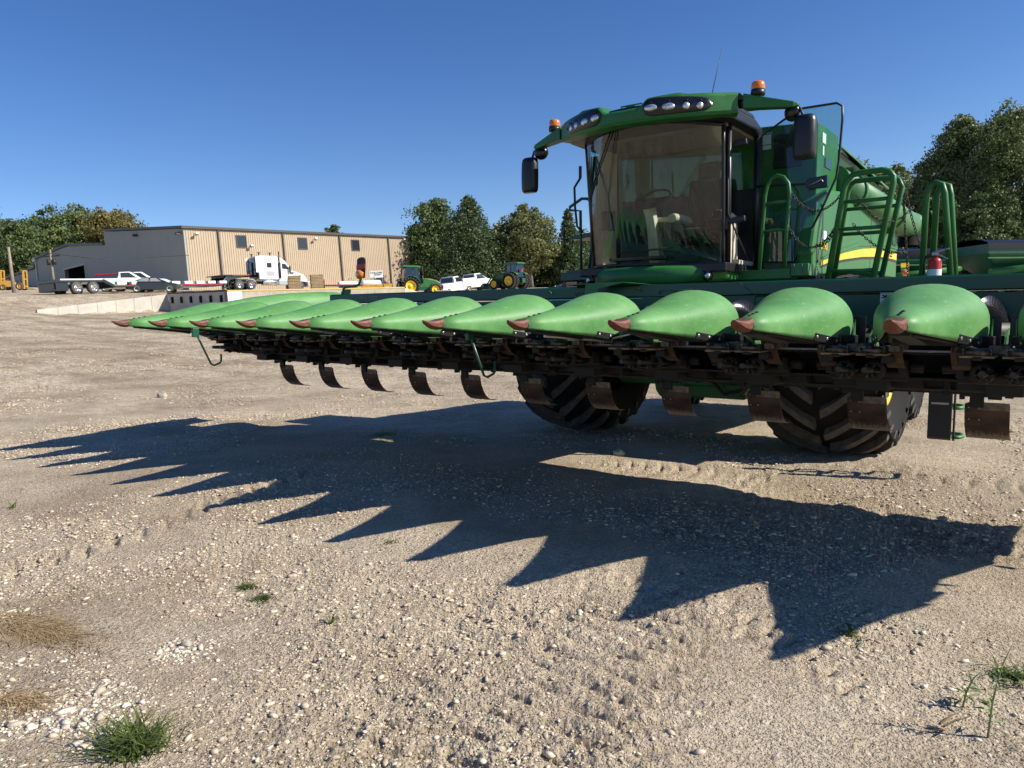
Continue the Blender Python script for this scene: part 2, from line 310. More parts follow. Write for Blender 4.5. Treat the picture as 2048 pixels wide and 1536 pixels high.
def lot_height(x, y, fine=True):
    """height above the lot plane, numpy"""
    dx, dy = x - CAM.x, y - CAM.y
    d = dx * math.sin(YAW) + dy * math.cos(YAW); lat = dx * math.cos(YAW) - dy * math.sin(YAW)
    dd = np.maximum(d, 1.0); u = np.clip((lat / dd + 0.1) / 0.35, 0, 1)
    h = np.interp(d, PROF_D, PROF_H) * (1 - u) + np.interp(d, PROF_D, PROF_R) * u
    # the far left falls back, the truck pit before the dock walls is dug out
    ul = lat / dd; left = np.clip((-0.53 - ul) / 0.06, 0, 1)
    h = h * (1 - left) + np.interp(d, [0, 15, 22, 32, 42, 50, 66, 84, 100, 120, 400], [0, 0, 0.18, 0.65, 1.30, 1.95, 3.35, 3.85, 4.3, 5.1, 14]) * left
    pit = np.clip((ul + 0.66) / 0.06, 0, 1) * np.clip((0.0 - ul) / 0.08, 0, 1)
    h = h * (1 - pit) + np.minimum(h, np.interp(d, [0, 15, 22, 32, 42, 50, 56, 61, 66, 90], [0, 0, 0.18, 0.65, 1.25, 1.70, 1.92, 2.15, 2.6, 5.0])) * pit
    # loading dock: ground behind its walls is at the level of its top
    gx = x * T3[0][0] + y * T3[0][1] - DOCK0.x; gy = x * T3[1][0] + y * T3[1][1] - DOCK0.y
    s1 = gx * D1.x + gy * D1.y; s2 = gx * D2.x + gy * D2.y     # along the lit face, and back from it
    back = np.where(s1 > 0, s2, np.minimum(s2 - 9.4, 99))       # left of the corner the wall line steps back
    inside = ((s1 > 0.3) & (s2 > 0.3) & (s1 < 17)) | ((s1 > -7.5) & (s1 <= 0.6) & (s2 > 9.6))
    lift = np.clip(1 - np.maximum(0, s1 - 17) / 4, 0, 1) * np.clip((s2 - 0.2) / 0.3, 0, 1)
    need = 3.25 + 0.055 * np.maximum(0, d - 57)
    wl = 0.42 + 0.58 * np.clip((s1 + 9.5) / 9.5, 0, 1); wl = wl * np.clip((s1 + 15) / 5.5, 0, 1)
    h = np.where((s1 > 0.3) & (s2 > 0.3), np.maximum(h, h + (need - h) * lift), h)
    up_ = np.clip((s2 - 9.55) / 0.5, 0, 1) * np.clip((s1 + 15) / 5.5, 0, 1); far_ = np.clip((s2 - 9.7) / 7, 0, 1); top_ = 2.05 + 1.12 * np.clip((s1 + 9.5) / 9.5, 0, 1); top_ = top_ * (1 - far_) + np.maximum(need, top_) * far_
    h = np.where((s1 <= 0.3) & (s2 > 9.5), h + (np.maximum(top_, h) - h) * up_, h)
    h = h + np.clip((d - 14) / 30, 0, 1) * 0.10 * fbm(x * 0.12, y * 0.12, 3, 5)
    if fine:
        r = np.hypot(dx, dy); f = np.exp(-r / 30)
        h = h + 0.05 * fbm(x * 0.45, y * 0.45, 3, 11) * np.clip(r / 4, 0.3, 1) + 0.035 * fbm(x * 2.4, y * 2.4, 3, 13) * np.clip((r - 8) / 10, 0, 1)
        patch = np.clip(fbm(x * 0.8, y * 0.8, 3, 61) * 2.0 + 0.45, 0, 1)
        h = h + f * (0.010 + 0.014 * patch) * fbm(x * 4.5, y * 4.5, 4, 21, 0.55) + f * (0.0035 + 0.011 * patch ** 2) * fbm(x * 34, y * 34, 4, 31, 0.7)
        h = h + track_relief(x, y)
        # ruts thrown up behind, right of the corn head
        sw = np.clip(1 - ((x - 3.0) / 3.2) ** 2 - ((y - 2.7) / 1.0) ** 2, 0, 1)
        h = h + sw * 0.05 * fbm(x * 2.2 + y * 1.5, y * 8 - x * 2.5, 3, 71)
    return h
def build_ground():
    az = np.concatenate([np.radians(np.linspace(-180, -60, 60))[:-1], np.radians(np.linspace(-60, -38, 70))[:-1], np.arctan(np.linspace(math.tan(R_(-38)), math.tan(R_(38)), 1150)), np.radians(np.linspace(38, 60, 70))[1:], np.radians(np.linspace(60, 180, 60))[1:]])
    t = np.linspace(1 / 0.9, 1 / 40.0, 760); rr = 1.0 / t
    rr = np.unique(np.concatenate([[0.02, 0.3, 0.6], rr, np.arange(42, 98, 0.5), np.geomspace(100, 900, 26)]))
    A, Rr = np.meshgrid(az, rr); x = CAM.x + Rr * np.sin(A + YAW); y = CAM.y + Rr * np.cos(A + YAW)
    z = lot_height(x, y); n, m = A.shape
    co = np.stack([x, y, z], -1).reshape(-1, 3).astype(np.float32)
    i = np.arange(n * m).reshape(n, m); q = np.stack([i[:-1, :-1], i[:-1, 1:], i[1:, 1:], i[1:, :-1]], -1).reshape(-1, 4)[:, ::-1]
    me = bpy.data.meshes.new('ground'); me.vertices.add(len(co)); me.vertices.foreach_set('co', co.ravel())
    me.loops.add(q.size); me.loops.foreach_set('vertex_index', q.ravel().astype(np.int32)); me.polygons.add(len(q))
    me.polygons.foreach_set('loop_start', np.arange(0, q.size, 4, dtype=np.int32)); me.polygons.foreach_set('use_smooth', np.ones(len(q), bool))
    me.update(); me.validate(); me.materials.append(MATS['ground'])
    o = bpy.data.objects.new('ground', me); COL.objects.link(o); o.matrix_world = T; tag(o, 'pale gravel and dried dirt of the equipment yard', None, None, 'structure')

def ground_material():
    m = bpy.data.materials.new('ground'); m.use_nodes = True; n = m.node_tree; N = n.nodes.new; L = n.links.new; b = n.nodes['Principled BSDF']
    b.inputs['Roughness'].default_value = 0.92; b.inputs['Specular IOR Level'].default_value = 0.2
    tc = N('ShaderNodeTexCoord'); P = tc.outputs['Object']
    def noise(sc, det=5, rough=0.6):
        t = N('ShaderNodeTexNoise'); t.inputs['Scale'].default_value = sc; t.inputs['Detail'].default_value = det; t.inputs['Roughness'].default_value = rough; L(P, t.inputs['Vector']); return t.outputs[0]
    def ramp(src, p0, c0, p1, c1):
        r = N('ShaderNodeValToRGB'); r.color_ramp.elements[0].position = p0; r.color_ramp.elements[0].color = (*c0, 1); r.color_ramp.elements[1].position = p1; r.color_ramp.elements[1].color = (*c1, 1); L(src, r.inputs[0]); return r.outputs[0]
    def mix(f, a, c):
        x = N('ShaderNodeMix'); x.data_type = 'RGBA'; L(f, x.inputs[0]); L(a, x.inputs[6]); L(c, x.inputs[7]); return x.outputs[2]
    def vor(sc):
        v = N('ShaderNodeTexVoronoi'); v.inputs['Scale'].default_value = sc; v.inputs['Randomness'].default_value = 1; L(P, v.inputs['Vector']); return v
    dirt = ramp(noise(1.3, 6), 0.3, (0.53, 0.44, 0.32), 0.7, (0.67, 0.58, 0.455))
    dark = ramp(noise(0.28, 4), 0.35, (0, 0, 0), 0.75, (1, 1, 1))
    dmix = mix(ramp(noise(0.5, 5), 0.52, (0, 0, 0), 0.75, (0.6, 0.6, 0.6)), dirt, ramp(noise(9, 4), 0.3, (0.41, 0.335, 0.245), 0.7, (0.53, 0.445, 0.34)))
    v1 = vor(55); v2 = vor(19); v3 = vor(120)
    def stone(v, lo, hi):
        s = N('ShaderNodeSeparateColor'); L(v.outputs['Color'], s.inputs[0])
        return ramp(s.outputs[0], 0.0, lo, 1.0, hi), s.outputs[1]
    c1, k1 = stone(v1, (0.34, 0.27, 0.20), (0.74, 0.67, 0.55)); c2, k2 = stone(v2, (0.40, 0.33, 0.25), (0.76, 0.69, 0.58)); c3, k3 = stone(v3, (0.22, 0.165, 0.11), (0.66, 0.57, 0.45))
    def mask(v, k, thr, r0, r1):
        a = ramp(v.outputs['Distance'], r0, (1, 1, 1), r1, (0, 0, 0)); c = N('ShaderNodeMath'); c.operation = 'GREATER_THAN'; c.inputs[1].default_value = thr; L(k, c.inputs[0])
        x = N('ShaderNodeMath'); x.operation = 'MULTIPLY'; L(a, x.inputs[0]); L(c.outputs[0], x.inputs[1]); return x
    patch = ramp(noise(0.7, 5), 0.38, (0.25, 0.25, 0.25), 0.62, (1, 1, 1))
    def mul(a, c):
        x = N('ShaderNodeMath'); x.operation = 'MULTIPLY'; L(a, x.inputs[0]); L(c, x.inputs[1]); return x.outputs[0]
    m1 = mul(mask(v1, k1, 0.45, 0.3, 0.55).outputs[0], patch); m2 = mul(mask(v2, k2, 0.72, 0.22, 0.4).outputs[0], patch); m3 = mask(v3, k3, 0.5, 0.35, 0.6).outputs[0]
    c = mix(m3, dmix, c3); c = mix(m1, c, c1); c = mix(m2, c, c2)
    # pale crushed stone spread farther out
    geo = N('ShaderNodeVectorMath'); geo.operation = 'DISTANCE'; L(P, geo.inputs[0]); geo.inputs[1].default_value = tuple(CAM)
    far = ramp(geo.outputs['Value'], 0, (0, 0, 0), 1, (1, 1, 1)); mr = N('ShaderNodeMapRange'); mr.inputs[1].default_value = 9; mr.inputs[2].default_value = 24; mr.inputs[4].default_value = 0.75; L(geo.outputs['Value'], mr.inputs[0])
    v4 = vor(11); v5 = vor(27); s4 = N('ShaderNodeSeparateColor'); L(v4.outputs['Color'], s4.inputs[0]); s5 = N('ShaderNodeSeparateColor'); L(v5.outputs['Color'], s5.inputs[0])
    pa = ramp(s4.outputs[0], 0.15, (0.24, 0.18, 0.115), 0.7, (0.95, 0.84, 0.65)); pb = ramp(s5.outputs[1], 0.15, (0.28, 0.21, 0.14), 0.8, (0.90, 0.80, 0.62))
    pale = mix(ramp(noise(5, 3), 0.4, (0.25, 0.25, 0.25), 0.6, (0.75, 0.75, 0.75)), pa, pb)
    st = N('ShaderNodeMapping'); st.inputs['Rotation'].default_value = (0, 0, 0.55); st.inputs['Scale'].default_value = (0.16, 1.1, 1); L(P, st.inputs[0]); sn = N('ShaderNodeTexNoise'); sn.inputs['Scale'].default_value = 0.55; sn.inputs['Detail'].default_value = 7; sn.inputs['Roughness'].default_value = 0.7; L(st.outputs[0], sn.inputs['Vector'])
    soil = ramp(noise(18, 6, 0.75), 0.35, (0.22, 0.165, 0.105), 0.65, (0.54, 0.43, 0.30))
    pale = mix(ramp(sn.outputs[0], 0.47, (0.05, 0.05, 0.05), 0.60, (0.85, 0.85, 0.85)), pale, soil)
    c = mix(mr.outputs[0], c, pale)
    # damp, trodden and swept areas of the soil itself
    big = ramp(noise(0.45, 9, 0.68), 0.36, (0.66, 0.62, 0.57), 0.60, (1.08, 1.07, 1.05)); fine_ = ramp(noise(38, 5, 0.8), 0.30, (0.68, 0.65, 0.61), 0.62, (1.12, 1.12, 1.11))
    for q in (big, fine_):
        mm = N('ShaderNodeMix'); mm.data_type = 'RGBA'; mm.blend_type = 'MULTIPLY'; mm.inputs[0].default_value = 1.0; L(c, mm.inputs[6]); L(q, mm.inputs[7]); c = mm.outputs[2]
    L(c, b.inputs['Base Color'])
    h = N('ShaderNodeMath'); h.operation = 'ADD'; L(m1, h.inputs[0]); L(m3, h.inputs[1]); h2 = N('ShaderNodeMath'); h2.operation = 'MULTIPLY_ADD'; L(m2, h2.inputs[0]); h2.inputs[1].default_value = 2.2; L(h.outputs[0], h2.inputs[2])
    h3 = N('ShaderNodeMath'); h3.operation = 'MULTIPLY_ADD'; L(noise(70, 6, 0.75), h3.inputs[0]); h3.inputs[1].default_value = 1.6; L(h2.outputs[0], h3.inputs[2])
    bp = N('ShaderNodeBump'); bp.inputs['Strength'].default_value = 0.85; bp.inputs['Distance'].default_value = 0.012; L(h3.outputs[0], bp.inputs['Height']); L(bp.outputs[0], b.inputs['Normal'])
    MATS['ground'] = m
ground_material(); build_ground()

def stones():
    rs = np.random.RandomState(3); base = []
    t = (1 + 5 ** 0.5) / 2
    iv = np.array([(-1, t, 0), (1, t, 0), (-1, -t, 0), (1, -t, 0), (0, -1, t), (0, 1, t), (0, -1, -t), (0, 1, -t), (t, 0, -1), (t, 0, 1), (-t, 0, -1), (-t, 0, 1)], float); iv /= np.linalg.norm(iv[0])
    ifc = np.array([(0, 11, 5), (0, 5, 1), (0, 1, 7), (0, 7, 10), (0, 10, 11), (1, 5, 9), (5, 11, 4), (11, 10, 2), (10, 7, 6), (7, 1, 8), (3, 9, 4), (3, 4, 2), (3, 2, 6), (3, 6, 8), (3, 8, 9), (4, 9, 5), (2, 4, 11), (6, 2, 10), (8, 6, 7), (9, 8, 1)])
    N0 = 270000
    # uniform in view: radius density ~ r, thinning far away
    r = np.where(rs.rand(N0) < 0.68, 1.6 + 11 * rs.rand(N0) ** 1.1, 11 + 22 * rs.rand(N0)); a = np.arctan(np.tan(R_(38)) * (2 * rs.rand(N0) - 1)) + YAW
    x = CAM.x + r * np.sin(a); y = CAM.y + r * np.cos(a)
    dens = np.clip(fbm(x * 0.8, y * 0.8, 4, 61) * 2.2 + 0.36, 0.03, 1)
    dens = np.maximum(dens, 0.9 * np.clip(1.5 - np.hypot((x - 1.55) / 0.75, (y + 2.2) / 0.6), 0, 1))
    wa, wb = lot_px(370, 1290), lot_px(90, 1400); white = np.clip(1.6 - np.hypot(x - wa[0], y - wa[1]) / 0.13, 0, 1); white = np.maximum(white, 0.75 * np.clip(1.7 - np.hypot((x - wb[0]) / 0.45, (y - wb[1]) / 0.26), 0, 1) * np.clip(0.7 + 2.5 * vn(x * 5, y * 5, 88), 0, 1)); dens = np.maximum(dens ** 1.5, white * 1.6)
    keep = rs.rand(N0) < dens * np.where(r > 11, 0.7, 0.50); x, y, r, white = x[keep], y[keep], r[keep], white[keep]; n = len(x)
    size = 0.0020 + 0.0040 * rs.rand(n) ** 3 + 0.011 * (rs.rand(n) ** 16) + 0.00045 * r; size = np.where(r > 12, size * 1.15, size)
    big = rs.rand(n) < 0.0035; size[big] += 0.015 * rs.rand(big.sum())
    size = size * (1 + 0.7 * white * rs.rand(n)); z = lot_height(x, y)
    sc = np.stack([1 + 0.9 * rs.rand(n), 0.65 + 0.45 * rs.rand(n), 0.30 + 0.40 * rs.rand(n)], -1) * size[:, None]
    v = iv[None] * (1 + 0.42 * (rs.rand(n, 12, 1) - 0.5) * 2) * sc[:, None, :]
    th = rs.rand(n) * 6.28; c, s = np.cos(th)[:, None], np.sin(th)[:, None]
    v = np.stack([v[..., 0] * c - v[..., 1] * s, v[..., 0] * s + v[..., 1] * c, v[..., 2]], -1)
    v += np.stack([x, y, z + sc[:, 2] * 0.35], -1)[:, None, :]
    f = (ifc[None] + 12 * np.arange(n)[:, None, None]).reshape(-1, 3)
    me = bpy.data.meshes.new('gravel'); me.vertices.add(n * 12); me.vertices.foreach_set('co', v.astype(np.float32).ravel())
    me.loops.add(f.size); me.loops.foreach_set('vertex_index', f.ravel().astype(np.int32)); me.polygons.add(len(f)); me.polygons.foreach_set('loop_start', np.arange(0, f.size, 3, dtype=np.int32))
    col = me.color_attributes.new('tone', 'FLOAT_COLOR', 'POINT'); g = rs.rand(n) ** 1.7
    base = np.array([0.50, 0.41, 0.295])[None] * (1 - (g * np.where(r > 11, 0.45, 1.0))[:, None]) + np.array([0.70, 0.61, 0.47])[None] * (g * np.where(r > 11, 0.45, 1.0))[:, None]; base *= (0.78 + 0.4 * rs.rand(n))[:, None]; ww = (white * rs.rand(n))[:, None]; base = base * (1 - ww) + np.array([0.70, 0.66, 0.57])[None] * ww
    cc = np.ones((n, 12, 4)); cc[..., :3] = base[:, None, :]; col.data.foreach_set('color', cc.astype(np.float32).ravel())
    me.update(); m = mat('stone', (0.4, 0.35, 0.28), 0.9, bump=0.3, bscale=150); nn = m.node_tree; at_ = nn.nodes.new('ShaderNodeAttribute'); at_.attribute_name = 'tone'; nn.links.new(at_.outputs[0], nn.nodes['Principled BSDF'].inputs['Base Color'])
    me.materials.append(m); o = bpy.data.objects.new('gravel', me); COL.objects.link(o); o.matrix_world = T; tag(o, 'loose pale gravel stones scattered over the dirt', 'gravel', None, 'stuff')
stones()
# ---------------------------------------------------------------- corn head (lot frame)
S = 0.762
head = thingM('corn_header', (0, 2.1, 0.0), 'long green twelve-row corn head with pointed snouts raised before the combine', 'corn head')
HY = [0.115, 0.28, 0.54, 0.77, 0.95, 1.08, 1.17, 1.24, 1.28]
HZ = [1.513, 1.538, 1.582, 1.632, 1.676, 1.704, 1.717, 1.714, 1.702]      # ridge
HW = [0.050, 0.086, 0.146, 0.206, 0.254, 0.286, 0.301, 0.305, 0.303]      # half width
HB = [1.452, 1.436, 1.410, 1.386, 1.366, 1.352, 1.342, 1.337, 1.335]      # lower edge
def hood(x0, ext=0.0, n=22):
    rings = []
    for y, z, wd, b in zip(HY, HZ, HW, HB):
        r = []
        zs = z - (z - b) * 0.56                                            # shoulder where the side is widest
        for k in range(n + 1):
            t = math.pi * k / n
            cx, sz = math.cos(t), math.sin(t)
            e = 0.88
            px = math.copysign(abs(cx) ** e, cx) * wd * (1 + (ext if cx < 0 else 0)); pz = zs + (z - zs) * abs(sz) ** 1.0
            r.append((x0 + px, y, pz))
        lo = [(x0 + wd * (1 + 0) * q, y, zs - (zs - b) * p) for q, p in ((0.998, 0.35), (0.985, 0.7), (0.955, 1.0))]
        ro = [(x0 - wd * (1 + ext) * q, y, zs - (zs - b) * p) for q, p in ((0.955, 1.0), (0.985, 0.7), (0.998, 0.35))]
        rings.append(lo[::-1] + r + ro[::-1])
    return rings
def beak(x0):
    """rusty wear point: flat-topped in front, keeled belly"""
    mb = MB(); rings = []
    for y, zt, zb, wd in ((-0.045, 1.510, 1.500, 0.010), (-0.015, 1.504, 1.478, 0.030), (0.02, 1.503, 1.458, 0.039), (0.06, 1.506, 1.443, 0.046), (0.095, 1.513, 1.438, 0.050), (0.120, 1.519, 1.441, 0.0535), (0.130, 1.518, 1.445, 0.053)):
        c = (zt + zb) / 2; h = (zt - zb) / 2
        rings.append([(x0 + wd * a, y, c + h * e) for a, e in ((0, -1), (0.55, -0.9), (0.98, -0.45), (1, 0.45), (0.85, 0.92), (0.4, 1.0), (-0.4, 1.0), (-0.85, 0.92), (-1, 0.45), (-0.98, -0.45), (-0.55, -0.9))])
    return mb.loft(rings, True, True, smooth=False)
def make_snout(x0, first=False):
    mb = MB().loft(hood(x0, 0.0), closed_ring=False)
    h = mb.build('snout', 'snout', head, solid=0.006, offset=-1)
    beak(x0).build('snout_tip', 'rust_paint', h, bevel=0.003)
    u = MB(); b = u
    for y, z in ((0.20, 1.5265), (0.26, 1.5365), (0.32, 1.546)): b.lathe([(0.0, 0.012), (0.010, 0.012), (0.014, 0.004), (0.020, 0.0), (0.020, -0.01)], (x0, y, z), (0, -0.2, 1), 10)
    for s in (1, -1):
        g = MB().box((x0 + s * 0.243, 0.89, 1.388), (0.012, 0.27, 0.048), (R_(-8), 0, s * R_(-17)))
        for k in (-0.105, 0.0, 0.105): g.cyl((x0 + s * (0.243 + k * 0.30), 0.89 + k, 1.390 - k * 0.14), (x0 + s * (0.253 + k * 0.30), 0.89 + k - 0.003, 1.390 - k * 0.14), 0.010, n=10, mi=1)
        g.build('guard_strip', ['black_plastic', 'steel'], h, bevel=0.003)
        MB().box((x0 + s * 0.308, 1.17, 1.385), (0.020, 0.26, 0.055), (R_(-2), 0, s * R_(-11))).build('guard_block', 'black_plastic', h, bevel=0.006)
        MB().prism([(1.22, 1.40), (1.29, 1.40), (1.285, 1.51), (1.27, 1.47)], 'x', x0 + s * 0.322 - 0.003, x0 + s * 0.322 + 0.003).build('fin', 'green', h)
    # frame under the hood
    u.box((x0, 0.52, 1.412), (0.10, 0.62, 0.035), (R_(-6), 0, 0)).box((x0, 1.15, 1.37), (0.36, 0.30, 0.03)).box((x0, 1.0, 1.40), (0.5, 0.03, 0.06))
    u.tube([(x0 - 0.05, 0.30, 1.43), (x0 - 0.16, 0.9, 1.38), (x0 - 0.2, 1.3, 1.36)], 0.012, 6).tube([(x0 + 0.05, 0.30, 1.43), (x0 + 0.16, 0.9, 1.38), (x0 + 0.2, 1.3, 1.36)], 0.012, 6)
    u.build('snout_frame', 'grimy_metal', h, bevel=0.004)
    return h
def dup_part(o, dx):
    c = copy_tree(o, o.parent); c.location = o.location + Vector((dx, 0, 0)); return c
sn0 = make_snout(0.0)
for k in range(-6, 7):
    if k: dup_part(sn0, k * S)

# one row unit between two snouts
def chain_links(mb, x, y0, y1, z, n):
    for i in range(n):
        y = y0 + (y1 - y0) * (i + 0.5) / n
        mb.box((x, y, z), (0.026, (y1 - y0) / n * 0.55, 0.036)); mb.cyl((x, y + (y1 - y0) / n * 0.45, z - 0.022), (x, y + (y1 - y0) / n * 0.45, z + 0.022), 0.008, n=6)
def make_row():
    fr = MB()
    for s in (-1, 1):
        fr.box((s * 0.175, 1.50, 1.262), (0.07, 0.85, 0.05)).box((s * 0.22, 1.6, 1.20), (0.04, 0.6, 0.10)).box((s * 0.10, 1.05, 1.285), (0.05, 0.2, 0.02))
    fr.box((0, 1.86, 1.16), (0.56, 0.26, 0.24)).box((0, 1.80, 1.12), (0.761, 0.55, 0.02)).box((0, 1.50, 1.298), (0.761, 0.56, 0.012)).box((0, 1.75, 1.07), (0.2, 0.4, 0.09)).cyl((-0.24, 1.45, 1.15), (0.24, 1.45, 1.15), 0.045)  # thin full-width plates added to stop light leaking through the row gap
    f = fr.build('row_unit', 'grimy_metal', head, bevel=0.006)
    for s in (-1, 1):
        c = MB(); chain_links(c, s * 0.045, 0.97, 1.65, 1.325, 13); chain_links(c, s * 0.165, 0.97, 1.65, 1.325, 13)
        for k in range(4): c.box((s * 0.015, 1.05 + k * 0.17, 1.335), (0.075, 0.012, 0.045))
        for k in range(3): c.box((s * 0.205, 1.10 + k * 0.16, 1.33), (0.06, 0.06, 0.035), (0, 0, 0.3))
        c.lathe([(0.0, 0.02), (0.06, 0.02), (0.07, 0.0), (0.06, -0.02), (0, -0.02)], (s * 0.105, 0.99, 1.325), (0, 0, 1), 14)
        c.build('gathering_chain', 'chain_metal', f)
        p = MB().box((s * 0.105, 1.33, 1.295), (0.17, 0.74, 0.012)); p.build('deck_plate', 'dusty_steel', f)
        r = MB().cyl((s * 0.075, 0.95, 1.20), (s * 0.075, 1.7, 1.17), 0.018, 0.042, 10)
        for k in range(6):
            a = k * math.pi / 3; r.box((s * 0.075 + 0.035 * math.cos(a), 1.38, 1.185 + 0.035 * math.sin(a)), (0.03, 0.55, 0.006), (0, -a, 0))
        r.build('stalk_roll', 'black_metal', f)
        MB().lathe([(0.035, 0.02), (0.058, 0.02), (0.066, 0), (0.058, -0.02), (0.035, -0.02)], (s * 0.09, 1.18, 1.19), (0, 1, 0), 16).lathe([(0.0, 0.01), (0.02, 0.012), (0.02, -0.02)], (s * 0.09, 1.18, 1.19), (0, -1, 0), 12).build('bearing', 'grimy_metal', f)
        # hanging wear plate, its lower corner swept back
        g = MB().loft([[(s * 0.20 - 0.052, y, z), (s * 0.20 + 0.052, y, z), (s * 0.20 + 0.052, y + 0.007, z), (s * 0.20 - 0.052, y + 0.007, z)] for y, z in ((1.13, 1.345), (1.132, 1.295), (1.155, 1.265), (1.205, 1.225), (1.27, 1.20))], True, True, smooth=False)
        g.build('wear_plate', 'rust_plate', f, bevel=0.002)
        MB().cyl((s * 0.25, 1.45, 1.20), (s * 0.33, 1.45, 1.195), 0.035, n=12).build('gearbox', 'grimy_metal', f, bevel=0.005)
    return f
ru = make_row()
ru.location = ru.location + Vector((0.381, 0, 0))
for k in range(-6, 6):
    if k:
        c = copy_tree(ru, head); c.location = ru.location + Vector((k * S, 0, 0))

# stalk stompers under the tool bar
def make_stomper():
    rings = []
    prof = [(1.995, 0.955), (2.0, 0.90), (2.02, 0.83), (2.055, 0.765), (2.10, 0.715), (2.155, 0.680), (2.21, 0.665), (2.29, 0.662)]
    a, b = -0.132, 0.132
    pr = [(1.995, 0.94, a + 0.03, b - 0.03)] + [(y, z, a, b) for y, z in [(1.997, 0.925)] + prof[1:]]
    for y, z, p, q in pr:
        rings.append([(p, y, z), (q, y, z), (q, y + 0.008, z + 0.002), (p, y + 0.008, z + 0.002)])
    st = MB().loft(rings, True, True, smooth=False).build('stalk_stomper', 'stomper_rust', head, bevel=0.002)
    MB().box((0.038, 1.992, 0.915), (0.185, 0.006, 0.052)).build('scuffed_edge', 'dusty_steel', st, bevel=0.01)
    MB().box((-0.06, 1.985, 0.985), (0.085, 0.03, 0.16)).box((-0.06, 1.96, 1.00), (0.15, 0.06, 0.035)).box((-0.145, 1.96, 0.985), (0.03, 0.06, 0.05)).build('bracket', 'grimy_metal', st, bevel=0.004)
    for dx, z in ((-0.105, 0.905), (-0.045, 0.905), (-0.105, 0.82), (-0.045, 0.82)): MB().ball((dx, 1.99 + (0.025 if z < 0.85 else 0), z), 0.007, 8, 5).build('bolt', 'steel', st)
    return st
st = make_stomper()
base_loc = st.location.copy()
SX = [3.31 - i * 0.762 + 0.0 for i in range(11)]
for i in range(12):
    x = 3.31 + 0.762 - i * 0.762
    if i == 0: st.location = base_loc + Vector((x, 0, 0))
    else: c = copy_tree(st, head); c.location = base_loc + Vector((x, 0, 0))

# tool bar, back sheet, top beam
W = 4.72
q = MB()
q.span((-W + 0.35, 1.92, 0.995), (W - 0.2, 2.10, 1.16))
for i in range(26): q.box((-W + 0.6 + i * 0.36, 1.905, 1.08), (0.05, 0.03, 0.19))
for i in range(13): q.cyl((-W + 0.42 + i * 0.762, 1.90, 1.0), (-W + 0.50 + i * 0.762, 1.90, 1.0), 0.03, n=10)
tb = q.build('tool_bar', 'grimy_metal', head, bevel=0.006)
q = MB().tube([(-W + 0.5, 1.88, 1.14), (-1.2, 1.88, 1.12), (2.0, 1.88, 1.13), (W - 0.3, 1.88, 1.12)], 0.018, 8).tube([(-W + 0.5, 1.90, 1.02), (0, 1.90, 1.01), (W - 0.3, 1.90, 1.03)], 0.012, 6)
q.build('drive_shaft', 'black_metal', tb)
MB().span((-W, 2.11, 0.985), (W, 2.92, 1.12)).build('rear_tube', 'grimy_metal', head, bevel=0.02)  # unseen; depth taken from the ground shadow, widened to close slivers of light
sh = MB().span((-3.74, 2.30, 1.16), (W, 2.318, 1.700)).span((-W, 2.12, 1.14), (W, 2.30, 1.17))
sh.build('back_sheet', 'dark_green', head, bevel=0.003)
bm_ = MB().prism([(2.262, 1.712), (2.250, 1.722), (2.250, 1.812), (2.262, 1.826), (2.40, 1.826), (2.41, 1.812), (2.41, 1.712)], 'x', -3.74, W)
topb = bm_.build('top_beam', 'dark_green', head)
MB().prism([(0.55, 1.716), (1.50, 1.716), (1.60, 1.722), (1.48, 1.824), (0.55, 1.824)], 'y', 2.238, 2.249).build('beam_cover', 'dark_green', topb, bevel=0.002)
MB().prism([(0.55, 1.54), (1.575, 1.54), (1.595, 1.56), (1.60, 1.715), (0.55, 1.705)], 'y', 2.288, 2.299).build('access_panel', 'dark_green', head, bevel=0.004)
rib = MB()
for x in (-3.35, -1.7, -0.55, 2.9, 3.9): rib.box((x, 2.296, 1.43), (0.035, 0.012, 0.5))
rib.build('sheet_rib', 'dark_green', head, bevel=0.002)
MB().text('JOHN DEERE', (-3.20, 2.2485, 1.751), (1, 0, 0), (0, 0, 1), 0.062, depth=0.002, squeeze=0.88).build('raised_lettering', 'embossed', topb)
for hx in (0.05, 0.93):
    hh = MB().tube([(hx - 0.17, 2.235, 1.735), (hx - 0.17, 2.225, 1.765), (hx + 0.15, 2.225, 1.770), (hx + 0.165, 2.23, 1.75), (hx + 0.16, 2.24, 1.715)], 0.0055, 6)
    hh.build('handle', 'green_dusty', topb)
hose = MB()
for x in (-0.42, 0.55): hose.tube([(x - 0.03, 2.24, 1.78), (x, 2.22, 1.79), (x + 0.025, 2.235, 1.76)], 0.005, 6)
hose.build('wire_loop', 'green_dusty', topb)
# folded bracket plate standing on the beam
pl = MB().prism([(-0.13, 1.838), (0.49, 1.846), (0.60, 1.832), (0.57, 1.828), (0.47, 1.838), (-0.13, 1.832)], 'y', 2.05, 2.42).prism([(0.09, 1.735), (0.235, 1.735), (0.235, 1.79), (0.49, 1.838), (0.10, 1.838), (0.095, 1.80)], 'y', 2.04, 2.052)
pl.build('bracket_plate', 'green_dusty', head, bevel=0.002)
